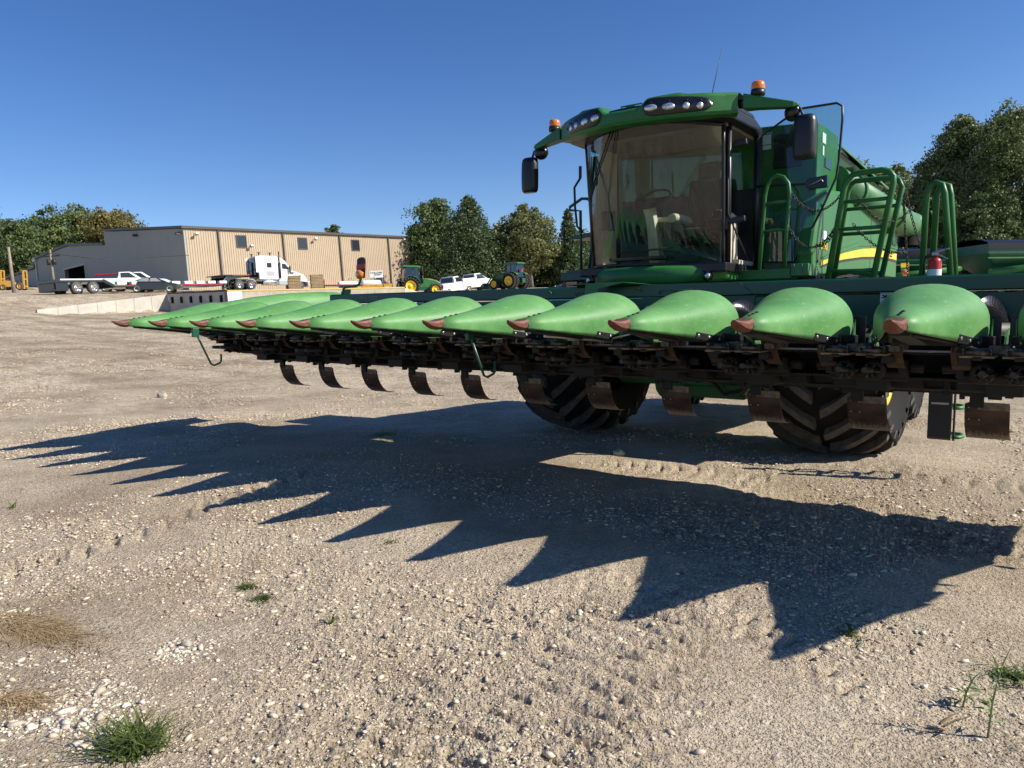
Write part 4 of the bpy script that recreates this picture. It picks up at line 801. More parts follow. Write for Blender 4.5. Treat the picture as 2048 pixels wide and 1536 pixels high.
# wipers, mirror of the doorway, grab handles
wp = MB().tube([(-0.24, 3.12, 3.50), (-0.46, 3.22, 3.14), (-0.63, 3.33, 2.83)], 0.008, 6).tube([(-0.20, 3.11, 3.50), (-0.42, 3.20, 3.14), (-0.61, 3.32, 2.83)], 0.008, 6).tube([(-0.60, 3.38, 3.30), (-0.62, 3.34, 2.80), (-0.60, 3.36, 2.25)], 0.013, 6).build('wiper', 'black_plastic', cb)
gr = MB().tube([(-1.04, 3.8, 3.18), (-1.12, 3.8, 3.08), (-1.11, 3.8, 2.85), (-1.08, 3.8, 2.62), (-1.0, 3.8, 2.54)], 0.014, 8).box((-1.04, 3.8, 3.25), (0.03, 0.02, 0.14)).build('grab_bar', 'black_metal', cb)
for z in (3.30, 2.53): MB().box((0.90, 3.70, z), (0.20, 0.05, 0.06), (0, R_(-6), 0)).box((0.80, 3.68, z - 0.03), (0.05, 0.05, 0.14)).build('door_latch', 'black_plastic', cb, bevel=0.012)
MB().tube([(0.82, 3.64, 3.46), (0.83, 3.66, 2.6), (0.98, 3.86, 2.12)], 0.010, 6).build('door_strut', 'black_metal', cb)
# open door
dp = [(0.90, 3.50), (1.16, 3.63), (1.36, 3.715), (1.68, 3.725), (1.735, 3.69), (1.74, 3.55), (1.72, 3.15), (1.70, 2.97), (1.55, 2.60), (1.31, 2.12), (0.90, 2.14)]
door = MB().add([(x, 4.40 - 0.06 * math.sin(math.pi * (x - 0.9) / 0.84), z) for x, z in dp], [tuple(range(len(dp)))]).build('cab_door', 'door_glass', cb)
MB().tube([(x, 4.40 - 0.06 * math.sin(math.pi * (x - 0.9) / 0.84), z) for x, z in dp], 0.012, 8, closed=True).build('door_frame', 'black_plastic', door)
MB().prism([(1.40, 2.93), (1.44, 2.975), (1.63, 2.995), (1.635, 2.87), (1.44, 2.865)], 'y', 4.30, 4.36).tube([(0.86, 4.36, 2.96), (1.42, 4.35, 2.93)], 0.012, 6).build('door_handle', 'black_gloss', door, bevel=0.008)
MB().tube([(1.45, 4.29, 2.90), (1.53, 4.285, 2.925), (1.58, 4.285, 2.95), (1.60, 4.285, 2.92)], 0.007, 6).build('pull_loop', 'steel', door)
# rounded bumper under the windshield
rr = []
for q in np.linspace(-1, 1, 25):
    x = 0.84 * q; y = 3.66 - 0.34 * (1 - abs(q) ** 2.2); zt = 2.075 - 0.02 * q * q; zb = 1.88 + 0.05 * q ** 4
    rr.append([(x, y + 0.35, zb), (x, y + 0.06, zb), (x, y + 0.005, zb + 0.03), (x, y, (zt + zb) / 2), (x, y + 0.01, zt - 0.03), (x, y + 0.05, zt), (x, y + 0.35, zt + 0.01)])
bf = MB().loft(rr, True, True).build('front_fascia', 'green', cb)
MB().lathe([(0.0, 0.03), (0.036, 0.03), (0.05, 0.01), (0.055, -0.03)], (0.70, 3.47, 1.955), (0.35, -1, 0), 20, mi=0).lathe([(0.0, 0.042), (0.016, 0.040), (0.026, 0.031)], (0.70, 3.47, 1.955), (0.35, -1, 0), 16, mi=1).build('fascia_lamp', ['black_gloss', 'lens'], bf)
MB().lathe([(0.0, 0.03), (0.036, 0.03), (0.05, 0.01), (0.055, -0.03)], (-0.70, 3.47, 1.955), (-0.35, -1, 0), 20, mi=0).lathe([(0.0, 0.042), (0.016, 0.040), (0.026, 0.031)], (-0.70, 3.47, 1.955), (-0.35, -1, 0), 16, mi=1).build('fascia_lamp', ['black_gloss', 'lens'], bf)
# platform, rails, ladder (picture's right)
MB().span((0.82, 3.98, 1.93), (1.38, 4.5, 2.03)).build('platform', 'green', cb, bevel=0.006)
MB().span((1.385, 3.98, 1.955), (1.56, 4.4, 2.075)).box((1.42, 3.97, 2.02), (0.012, 0.012, 0.10)).box((1.50, 3.97, 2.02), (0.012, 0.012, 0.10)).build('platform_box', 'green_dusty', cb, bevel=0.006)
MB().span((1.56, 4.1, 1.86), (2.95, 5.2, 1.90)).build('walkway', 'dark_green', cb, bevel=0.004)
r0 = MB().tube([(1.02, 4.09, 1.94), (1.05, 4.09, 2.48), (1.065, 4.09, 2.80), (1.085, 4.09, 2.91), (1.13, 4.09, 2.98), (1.19, 4.09, 3.005), (1.255, 4.09, 2.98), (1.305, 4.09, 2.91), (1.32, 4.09, 2.80), (1.30, 4.09, 2.44), (1.285, 4.09, 1.94)], 0.021, 10)
r0.tube([(1.06, 4.09, 2.725), (1.315, 4.09, 2.73)], 0.015, 8).tube([(1.05, 4.09, 2.44), (1.30, 4.09, 2.44)], 0.015, 8); r0.build('arched_rail', 'green', cb)
r1 = MB().tube([(1.69, 4.2, 1.86), (1.825, 4.2, 2.82), (1.85, 4.2, 2.89), (1.90, 4.2, 2.945), (1.98, 4.2, 2.96), (2.17, 4.2, 2.965), (2.235, 4.2, 2.945), (2.275, 4.2, 2.89), (2.275, 4.2, 2.82), (2.12, 4.2, 1.86)], 0.030, 12)
for z, a, b in ((2.685, 1.81, 2.25), (2.415, 1.77, 2.21), (1.995, 1.71, 2.14)): r1.tube([(a, 4.2, z), (b, 4.2, z)], 0.020, 8)
r1.build('hand_rail', 'green', cb)
r2 = MB().tube([(1.62, 4.7, 1.86), (1.745, 4.7, 2.86), (1.77, 4.7, 2.93), (1.82, 4.7, 2.965), (2.17, 4.7, 2.965), (2.235, 4.7, 2.935), (2.27, 4.7, 2.86), (2.10, 4.7, 1.90)], 0.028, 12)
for z, a, b in ((2.675, 1.72, 2.23), (2.415, 1.69, 2.19), (1.99, 1.64, 2.12)): r2.tube([(a, 4.7, z), (b, 4.7, z)], 0.020, 8)
r2.build('hand_rail', 'green', cb)
for x in (0.0, 0.07): MB().tube([(2.50 + x, 4.6 + 2 * x, 1.86), (2.51 + x, 4.6 + 2 * x, 2.74), (2.54 + x, 4.6 + 2 * x, 2.83), (2.59 + x * 0.6, 4.6 + 2 * x, 2.855), (2.645 + x * 0.6, 4.6 + 2 * x, 2.83), (2.67 + x * 0.5, 4.6 + 2 * x, 2.74), (2.76 + x * 0.3, 4.6 + 2 * x, 1.86)], 0.030, 12).build('ladder_rail', 'green', cb)
def chain(p, q, sag, n, r=0.0045):
    mb = MB(); p, q = Vector(p), Vector(q); pts = [p.lerp(q, i / n) - Vector((0, 0, sag * 4 * (i / n) * (1 - i / n))) for i in range(n + 1)]
    for i in range(n):
        a, b = pts[i], pts[i + 1]; d = (b - a); c = (a + b) / 2; L_ = d.length * 0.68; d.normalize(); s_ = d.orthogonal().normalized()
        if i % 2: s_ = d.cross(s_)
        mb.tube([c + d * (L_ * math.cos(t)) * 1.0 + s_ * (0.012 * math.sin(t)) for t in [2 * math.pi * k / 8 for k in range(8)]], r, 5, closed=True)
    mb.build('safety_chain', 'black_metal', cb)
chain((1.32, 4.09, 2.84), (1.82, 4.2, 2.79), 0.20, 22); chain((1.30, 4.09, 2.50), (1.77, 4.2, 2.47), 0.24, 22); chain((1.46, 4.45, 2.35), (1.77, 4.2, 2.47), 0.13, 14)
chain((1.96, 4.17, 2.73), (2.34, 4.95, 2.68), 0.20, 30); chain((1.93, 4.17, 2.46), (2.32, 4.75, 2.20), 0.10, 26); chain((2.28, 4.72, 2.80), (2.32, 4.95, 1.95), 0.03, 26); chain((2.30, 4.72, 2.80), (2.42, 5.0, 2.26), 0.02, 16)
ld = MB().prism([(3.80, 1.00), (3.80, 0.42), (3.83, 0.40), (3.86, 1.0)], 'x', 2.715, 2.905)
ldo = ld.build('ladder_panel', 'black_plastic', cb, bevel=0.004)
MB().box((2.81, 3.795, 0.74), (0.14, 0.006, 0.02)).build('panel_bolts', 'steel', ldo, bevel=0.003)
for z in (0.43, 0.70, 0.95): MB().tube([(2.91, 3.85, z), (2.96, 3.87, z), (2.985, 3.95, z), (2.96, 4.1, z), (2.90, 4.12, z), (2.75, 4.12, z), (2.72, 3.9, z)], 0.018, 8).build('step', 'green_dusty', ldo)
MB().span((2.915, 3.83, 0.40), (2.93, 3.88, 1.1)).span((2.70, 3.95, 0.40), (2.715, 4.0, 1.3)).build('ladder_rail_post', 'black_plastic', ldo)
# picture's left: platform, rail and lamp
MB().span((-1.55, 4.18, 2.0), (-0.98, 4.6, 2.10)).build('platform', 'dark_green', cb, bevel=0.006)
MB().tube([(-1.32, 4.3, 2.08), (-1.34, 4.3, 2.88), (-1.50, 4.3, 2.90), (-1.50, 4.3, 2.94), (-1.32, 4.3, 3.03), (-1.24, 4.3, 3.02), (-1.2, 4.3, 3.0)], 0.019, 8).build('hand_rail', 'dark_green', cb)
MB().tube([(-1.27, 4.4, 2.08), (-1.24, 4.4, 2.4), (-1.12, 4.45, 2.75)], 0.018, 8).box((-1.42, 4.5, 2.13), (0.3, 0.2, 0.03)).build('hand_rail', 'dark_green', cb)
MB().prism([(-1.30, 2.08), (-1.0, 2.08), (-1.0, 3.0), (-1.12, 2.95)], 'y', 4.46, 4.54).build('left_shield', 'dark_green', cb, bevel=0.01)
MB().prism([(-1.62, 2.56), (-1.60, 2.60), (-1.30, 2.63), (-1.25, 2.58), (-1.5, 2.55)], 'y', 4.5, 4.8).build('side_step', 'dark_green', cb, bevel=0.006)
MB().box((-1.42, 4.25, 1.93), (0.16, 0.05, 0.12)).build('side_reflector', 'amber', cb, bevel=0.004)
MB().box((-1.20, 4.3, 1.93), (0.10, 0.1, 0.16)).box((-1.52, 4.4, 1.9), (0.06, 0.1, 0.2)).build('platform_bracket', 'black_metal', cb, bevel=0.004)
# fire extinguisher strapped to the ladder rail
fe = thingM('fire_extinguisher', (2.655, 4.25, 1.90), 'red fire extinguisher standing by the arched green ladder rail', 'fire extinguisher')
MB().lathe([(0.0, 0.0), (0.058, 0.0), (0.062, 0.01), (0.062, 0.15), (0.055, 0.172), (0.03, 0.19), (0.018, 0.195), (0.018, 0.21), (0, 0.21)], (2.655, 4.25, 1.905), (0, 0, 1), 24).build('bottle', 'red', fe)
MB().lathe([(0.0632, 0.01), (0.0632, 0.075)], (2.655, 4.25, 1.905), (0, 0, 1), 24).build('white_label', 'label_white', fe)
MB().box((2.655, 4.25, 2.125), (0.05, 0.03, 0.03)).box((2.70, 4.25, 2.155), (0.15, 0.022, 0.010), (0, R_(-14), 0)).box((2.72, 4.25, 2.10), (0.10, 0.020, 0.010), (0, R_(28), 0)).build('valve_lever', 'steel', fe, bevel=0.003)
MB().tube([(2.63, 4.25, 2.12), (2.58, 4.24, 2.11), (2.565, 4.23, 2.05), (2.57, 4.22, 1.93)], 0.010, 8).build('hose', 'black_plastic', fe)
# weed-green lamp marker behind the rail
mk = thingM('amber_marker', (2.95, 9.0, 0), 'amber lamp with a yellow and green plate seen between the hand rail and ladder rail', 'marker lamp') if False else None
# ---------------------------------------------------------------- background, in level coordinates
T3I = T3.inverted()
def gp(u, d, dz=0.0):
    """point on the yard's surface in picture column u at depth d"""
    p = at(u, 600, d)
    for _ in range(3):
        q = T3I @ p; h = float(lot_height(np.array([q.x]), np.array([q.y]), False)[0]); g = T3 @ Vector((q.x, q.y, h)); p = Vector((p.x, p.y, g.z))
    return Vector((p.x, p.y, p.z + dz))
def heading(a):
    """camera-relative heading: 0 = to the picture's right, 90 = away"""
    v = RH * math.cos(R_(a)) + FH * math.sin(R_(a)); return math.atan2(v.y, v.x)
def frame2(o, p, q):
    x = (q - p).normalized(); z = (Vector((0, 0, 1)) - x * x.z).normalized(); y = z.cross(x)
    o.matrix_world = Matrix(((x.x, y.x, z.x, p.x), (x.y, y.y, z.y, p.y), (x.z, y.z, z.z, p.z), (0, 0, 0, 1)))
def sit(o, a, span=2.5):
    """rest a thing on the slope at its place with heading a"""
    p = o.location.copy(); v = (RH * math.cos(R_(a)) + FH * math.sin(R_(a)))
    def hz(x, y):
        q = Vector((x, y, p.z))
        for _ in range(3):
            m = T3I @ q; h = float(lot_height(np.array([m.x]), np.array([m.y]), False)[0]); q.z = (T3 @ Vector((m.x, m.y, h))).z
        return q.z
    za, zb = hz(p.x - v.x * 0.5, p.y - v.y * 0.5), hz(p.x + v.x * span, p.y + v.y * span)
    d = Vector((v.x * (span + 0.5), v.y * (span + 0.5), max(-0.2, min(0.2, zb - za)))); frame2(o, p, p + d)

# ---- steel building
c0 = at(366, 457, 88); BC = Vector((c0.x, c0.y, 0)); ZT = c0.z; ZB = gp(366, 88).z - 0.8
def bs1(u): r = (u - 1024) / FPX; return (88 * r + 38.2) / (0.661 - 0.75 * r)
def bs2(u): r = (u - 1024) / FPX; return (-38.2 - 88 * r) / (0.75 + 0.661 * r)
def bz(u, v, d): return at(u, v, d).z
blg = thing('warehouse', (BC.x, BC.y, ZB), math.atan2(D1.y, D1.x), 'long tan steel building with grey shaded gable end behind the trucks', 'warehouse')
# local: x along the lit wall, y back along the gable end (level), z up
HT = ZT - ZB; LW = bs1(820)
def hz_(u, v, s): return bz(u, v, 88 + 0.661 * s) - ZB
s213, s142, s78, sD1, sD2 = bs2(213), bs2(142), bs2(78), bs2(169), bs2(130)
g = [(0, HT), (s213, hz_(213, 464, s213)), (s213, hz_(213, 490, s213)), (s142, hz_(142, 491, s142)), (s78, hz_(78, 519, s78))]
DT = hz_(169, 530, sD1)
def gtop(s):
    if s < s213: return g[0][1] + (g[1][1] - g[0][1]) * s / s213
    return float(np.interp(s, [s213, s142, s78], [g[2][1], g[3][1], g[4][1]]))
wl = MB()
def slab(a, b, z0, f):
    wl.add([(0, a, z0), (0, b, z0), (0, b, f(b - 1e-4)), (0, a, f(a + 1e-4)), (0.2, a, z0), (0.2, b, z0), (0.2, b, f(b - 1e-4)), (0.2, a, f(a + 1e-4))], [(0, 1, 2, 3), (7, 6, 5, 4), (0, 4, 5, 1), (3, 2, 6, 7), (0, 3, 7, 4), (1, 5, 6, 2)])
for a, b in ((0, s213), (s213, sD1), (sD2, s142 if s142 > sD2 else sD2), (max(sD2, s142), s78)):
    if b > a: slab(a, b, 0, gtop)
slab(sD1, sD2, DT, gtop)
s = 0.15
while s < s78:
    z0 = DT if sD1 - 0.1 < s < sD2 + 0.1 else 0
    wl.add([(0, s - 0.06, z0), (-0.045, s - 0.03, z0), (-0.045, s + 0.03, z0), (0, s + 0.06, z0), (0, s - 0.06, gtop(s)), (-0.045, s - 0.03, gtop(s)), (-0.045, s + 0.03, gtop(s)), (0, s + 0.06, gtop(s))], [(0, 4, 5, 1), (1, 5, 6, 2), (2, 6, 7, 3)]); s += 0.305
wl.build('gable_wall', 'shaded_siding', blg)
fwm = MB().span((0.21, 0, 0), (LW, 0.2, HT))
s = 0.3
while s < LW:
    fwm.add([(s - 0.07, 0, 0), (s - 0.03, -0.05, 0), (s + 0.03, -0.05, 0), (s + 0.07, 0, 0), (s - 0.07, 0, HT), (s - 0.03, -0.05, HT), (s + 0.03, -0.05, HT), (s + 0.07, 0, HT)], [(0, 4, 5, 1)[::-1], (1, 5, 6, 2)[::-1], (2, 6, 7, 3)[::-1]]); s += 0.305
fwm.build('front_wall', 'tan_siding', blg)
rf = MB().add([(-0.3, -0.3, HT + 0.02), (LW + 0.2, -0.3, HT + 0.02), (LW + 0.2, s213, g[1][1] + 0.1), (-0.3, s213, g[1][1] + 0.1), (-0.3, -0.3, HT + 0.3), (LW + 0.2, -0.3, HT + 0.3), (LW + 0.2, s213, g[1][1] + 0.35), (-0.3, s213, g[1][1] + 0.35)], [(0, 3, 2, 1), (4, 5, 6, 7), (0, 1, 5, 4), (1, 2, 6, 5), (2, 3, 7, 6), (3, 0, 4, 7)])
z = [g[2][1], g[3][1], g[4][1]]; ys_ = [s213 + 0.02, s142, s78 + 0.3]
for i in range(2):
    rf.add([(-0.3, ys_[i], z[i]), (25, ys_[i], z[i]), (25, ys_[i + 1], z[i + 1]), (-0.3, ys_[i + 1], z[i + 1]), (-0.3, ys_[i], z[i] + 0.3), (25, ys_[i], z[i] + 0.3), (25, ys_[i + 1], z[i + 1] + 0.3), (-0.3, ys_[i + 1], z[i + 1] + 0.3)], [(0, 3, 2, 1), (4, 5, 6, 7), (0, 1, 5, 4), (1, 2, 6, 5), (2, 3, 7, 6), (3, 0, 4, 7)])
rfo = rf.build('roof', 'roof_trim', blg)
MB().cyl((4, s142 + 5.3, g[3][1] - 1.5), (4, s142 + 5.3, g[3][1] + 0.3), 0.35).build('roof_vent', 'galvanised', rfo)
MB().span((0.21, s213 - 0.2, g[2][1] - 1), (LW - 0.2, s213, g[1][1])).span((LW - 0.2, 0.21, 0), (LW, s213, HT)).build('back_wall', 'shaded_siding', blg)
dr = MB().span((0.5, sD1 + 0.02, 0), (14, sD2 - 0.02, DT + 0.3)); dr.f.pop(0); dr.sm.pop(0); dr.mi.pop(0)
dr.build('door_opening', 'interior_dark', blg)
MB().span((-0.08, sD1 - 0.25, 0), (0.3, sD1, DT + 0.2)).span((-0.08, sD2, 0), (0.3, sD2 + 0.35, DT + 0.2)).span((-0.09, sD1 - 0.25, DT), (0.3, sD2 + 0.35, DT + 0.25)).build('door_frame', 'shaded_siding', blg)
for u, v in ((482, 483), (605, 487), (712, 490.5)):
    s = bs1(u); zc = hz_(u, v, 0) if False else bz(u, v, 88 + 0.75 * s) - ZB
    f = MB().span((s - 0.70, -0.10, zc - 0.78), (s + 0.70, 0.02, zc - 0.66)).span((s - 0.70, -0.10, zc + 0.66), (s + 0.70, 0.02, zc + 0.78)).span((s - 0.70, -0.10, zc - 0.66), (s - 0.60, 0.02, zc + 0.66)).span((s + 0.60, -0.10, zc - 0.66), (s + 0.70, 0.02, zc + 0.66)).build('window', 'roof_trim', blg)
    MB().span((s - 0.60, -0.07, zc - 0.66), (s + 0.60, -0.055, zc + 0.66)).build('pane', 'dark_paint', f)
for u in (436, 566, 680, 778): s = bs1(u); MB().span((s - 0.09, -0.2, 0), (s + 0.09, -0.06, HT + 0.05)).build('downspout', 'roof_trim', blg)
for u, v in ((388, 469), (497, 493), (628, 479), (806, 481)):
    s = bs1(u); zc = bz(u, v, 88 + 0.75 * s) - ZB
    MB().box((s, -0.55, zc), (0.3, 0.45, 0.22), (R_(-25), 0, 0)).cyl((s, -0.4, zc + 0.02), (s, 0.0, zc + 0.02), 0.04).build('wall_light', 'galvanised', blg)
for u, v in ((278, 471), (362, 467)): s = bs2(u); zc = bz(u, v, 88 + 0.661 * s) - ZB; MB().box((-0.4, s, zc), (0.5, 0.45, 0.3)).cyl((-0.3, s, zc), (0, s, zc), 0.05).build('wall_light', 'roof_trim', blg)
s = bs2(234); MB().span((-0.1, s - 0.8, 1.9), (0.0, s + 0.8, 2.7)).build('louvre', 'roof_trim', blg)
MB().box((-0.2, s78 + 0.1, gtop(s78) - 0.1), (0.4, 0.9, 0.5)).span((-0.25, s78 - 0.1, 0), (-0.05, s78 + 0.15, gtop(s78) - 0.2)).build('downspout', 'galvanised', blg)
# low shed beyond the gable, annex at the far end
p = BC + D2 * (s78 + 0.4); zl = bz(74, 536, 88 + 0.661 * s78); zr = bz(0, 556, 134.6)
shd = thing('low_shed', (p.x, p.y, ZB), math.atan2(D1.y, D1.x), 'low shaded grey shed at the left edge joined to the steel building', 'shed')
m = MB().add([(0, 0, 0), (0, 45, 0), (0, 45, zr - ZB - 1.6), (0, 0, zl - ZB), (16, 0, 0), (16, 45, 0), (16, 45, zr - ZB - 1.6), (16, 0, zl - ZB)], [(0, 1, 2, 3), (0, 4, 5, 1), (1, 5, 6, 2), (3, 2, 6, 7), (0, 3, 7, 4), (4, 7, 6, 5)])
s = 0.2
while s < 44:
    zz = zl - ZB + (zr - 1.6 - zl) * s / 45; m.add([(0, s - 0.07, 0), (-0.05, s - 0.03, 0), (-0.05, s + 0.03, 0), (0, s + 0.07, 0), (0, s - 0.07, zz), (-0.05, s - 0.03, zz), (-0.05, s + 0.03, zz), (0, s + 0.07, zz)], [(0, 4, 5, 1), (1, 5, 6, 2), (2, 6, 7, 3)]); s += 0.4
m.build('wall', 'shaded_siding', shd)
MB().add([(-0.4, -0.1, zl - ZB + 0.02), (-0.4, 45.2, zr - ZB - 1.58), (16, 45.2, zr - ZB - 1.58), (16, -0.1, zl - ZB + 0.02), (-0.4, -0.1, zl - ZB + 0.35), (-0.4, 45.2, zr - ZB - 1.25), (16, 45.2, zr - ZB - 1.25), (16, -0.1, zl - ZB + 0.35)], [(0, 3, 2, 1), (4, 5, 6, 7), (0, 1, 5, 4), (1, 2, 6, 5), (2, 3, 7, 6), (3, 0, 4, 7)]).build('roof', 'roof_trim', shd)
MB().span((-0.15, 11.5, 0), (0.0, 11.8, zl - ZB - 1)).build('downspout', 'roof_trim', shd)
p = BC + D1 * (LW + 0.1) + D2 * 1.5
anx = thing('annex', (p.x, p.y, ZB), math.atan2(D1.y, D1.x), 'small pale annex at the far right end of the tan building', 'annex')
HA = bz(835, 509, 118) - ZB
m = MB().span((0, 0, 0), (4.6, 9, HA)); s = 0.3
while s < 4.5: m.add([(s - 0.07, 0, 0), (s - 0.03, -0.05, 0), (s + 0.03, -0.05, 0), (s + 0.07, 0, 0), (s - 0.07, 0, HA), (s - 0.03, -0.05, HA), (s + 0.03, -0.05, HA), (s + 0.07, 0, HA)], [(1, 5, 4, 0), (2, 6, 5, 1), (3, 7, 6, 2)]); s += 0.305
m.build('wall', 'pale_siding', anx); MB().span((-0.1, -0.3, HA + 0.01), (5.0, 9.2, HA + 0.28)).build('roof', 'roof_trim', anx)
MB().span((3.9, -0.2, 0), (4.1, -0.06, HA)).build('downspout', 'roof_trim', anx); MB().cyl((1.2, 2, HA + 0.3), (1.2, 2, HA + 1.0), 0.15).build('chimney', 'galvanised', anx)

# ---- loading dock walls (three concrete faces)
def wall_thing(name, a, b, zt_a, zt_b, zb, thick, m, label, cat, joints=2.0, off=0.0):
    L_ = (b - a).length; o = thing(name, (a.x, a.y, zb), math.atan2(b.y - a.y, b.x - a.x), label, cat)
    mb = MB(); n = max(1, int(L_ / joints)); 
    for i in range(n):
        x0, x1 = L_ * i / n + 0.012, L_ * (i + 1) / n - 0.012; h0 = zt_a + (zt_b - zt_a) * i / n - zb; h1 = zt_a + (zt_b - zt_a) * (i + 1) / n - zb
        mb.add([(x0, 0, 0), (x1, 0, 0), (x1, thick, 0), (x0, thick, 0), (x0, 0, h0), (x1, 0, h1), (x1, thick, h1), (x0, thick, h0)], [(0, 3, 2, 1), (4, 5, 6, 7), (0, 1, 5, 4), (1, 2, 6, 5), (2, 3, 7, 6), (3, 0, 4, 7)])
    mb.add([(0, 0.03, 0), (L_, 0.03, 0), (L_, thick - 0.03, 0), (0, thick - 0.03, 0), (0, 0.03, zt_a - zb - 0.03), (L_, 0.03, zt_b - zb - 0.03), (L_, thick - 0.03, zt_b - zb - 0.03), (0, thick - 0.03, zt_a - zb - 0.03)], [(4, 5, 6, 7), (0, 1, 5, 4), (1, 2, 6, 5), (2, 3, 7, 6), (3, 0, 4, 7)])
    mb.build('concrete_wall', m, o); return o, L_
p2 = at(456, 600, 55); p2.z = 0; zt2 = at(456, 583, 55).z; p3 = p2 + D1 * 16.9; zt3 = at(812, 576, 67.7).z; p1 = p2 + D2 * 9.4; zt1 = at(341, 588, 61.2).z; p0 = p1 - D1 * 9.5; zb_ = min(gp(456, 54).z, gp(340, 60).z, gp(812, 66).z) - 0.6
dk1, L1 = wall_thing('dock_wall', p2, p3, zt2, zt3, zb_, 0.5, 'concrete_stained', 'stained concrete loading dock wall with a yellow painted top edge', 'dock wall', 3.2)
MB().add([(0, -0.04, zt2 - zb_ + 0.005), (L1, -0.04, zt3 - zb_ + 0.005), (L1, 0.5, zt3 - zb_ + 0.005), (0, 0.5, zt2 - zb_ + 0.005), (0, -0.04, zt2 - zb_ + 0.10), (L1, -0.04, zt3 - zb_ + 0.10), (L1, 0.5, zt3 - zb_ + 0.10), (0, 0.5, zt2 - zb_ + 0.10)], [(4, 5, 6, 7), (0, 1, 5, 4), (1, 2, 6, 5), (3, 0, 4, 7)]).build('painted_edge', 'edge_yellow', dk1)
MB().span((-0.02, -0.05, 0), (1.1, 0.0, zt2 - zb_ - 0.02)).build('whitewashed_end', 'white_matte', dk1)
MB().add([(L1 + 0.02, 0, 0), (L1 + 3.2, 0, 0), (L1 + 3.2, 0.5, 0), (L1 + 0.02, 0.5, 0), (L1 + 0.02, 0, zt3 - zb_), (L1 + 3.2, 0, zt3 - zb_ - 0.7), (L1 + 3.2, 0.5, zt3 - zb_ - 0.7), (L1 + 0.02, 0.5, zt3 - zb_)], [(0, 3, 2, 1), (4, 5, 6, 7), (0, 1, 5, 4), (1, 2, 6, 5), (2, 3, 7, 6), (3, 0, 4, 7)]).build('sloping_end', 'concrete', dk1)
dk2, L2 = wall_thing('dock_pit_wall', p1, p2, zt1, zt2, zb_, -0.4 * -1, 'concrete', 'shaded concrete pit wall with black rubber bumpers beneath the low trailer', 'dock wall', 1.25)
for i in range(6):
    x = 0.8 + i * 1.55; h = zt1 + (zt2 - zt1) * x / L2 - zb_ - 0.5; MB().box((x, -0.06, h), (0.22, 0.12, 0.5)).build('bumper', 'rubber', dk2)
MB().add([(0, -0.05, zt1 - zb_), (L2, -0.05, zt2 - zb_), (L2, 0.4, zt2 - zb_), (0, 0.4, zt1 - zb_), (0, -0.05, zt1 - zb_ + 0.12), (L2, -0.05, zt2 - zb_ + 0.12), (L2, 0.4, zt2 - zb_ + 0.12), (0, 0.4, zt1 - zb_ + 0.12)], [(4, 5, 6, 7), (0, 1, 5, 4), (1, 2, 6, 5), (3, 0, 4, 7)]).build('steel_edge', 'rust_plate', dk2)
zt0 = at(115, 615, 53).z
dk3, L3 = wall_thing('wing_wall', p0, p1, zt0, zt1, zb_ - 0.6, 0.35, 'concrete', 'pale concrete wing wall sloping down to the left in the gravel', 'retaining wall', 1.3)

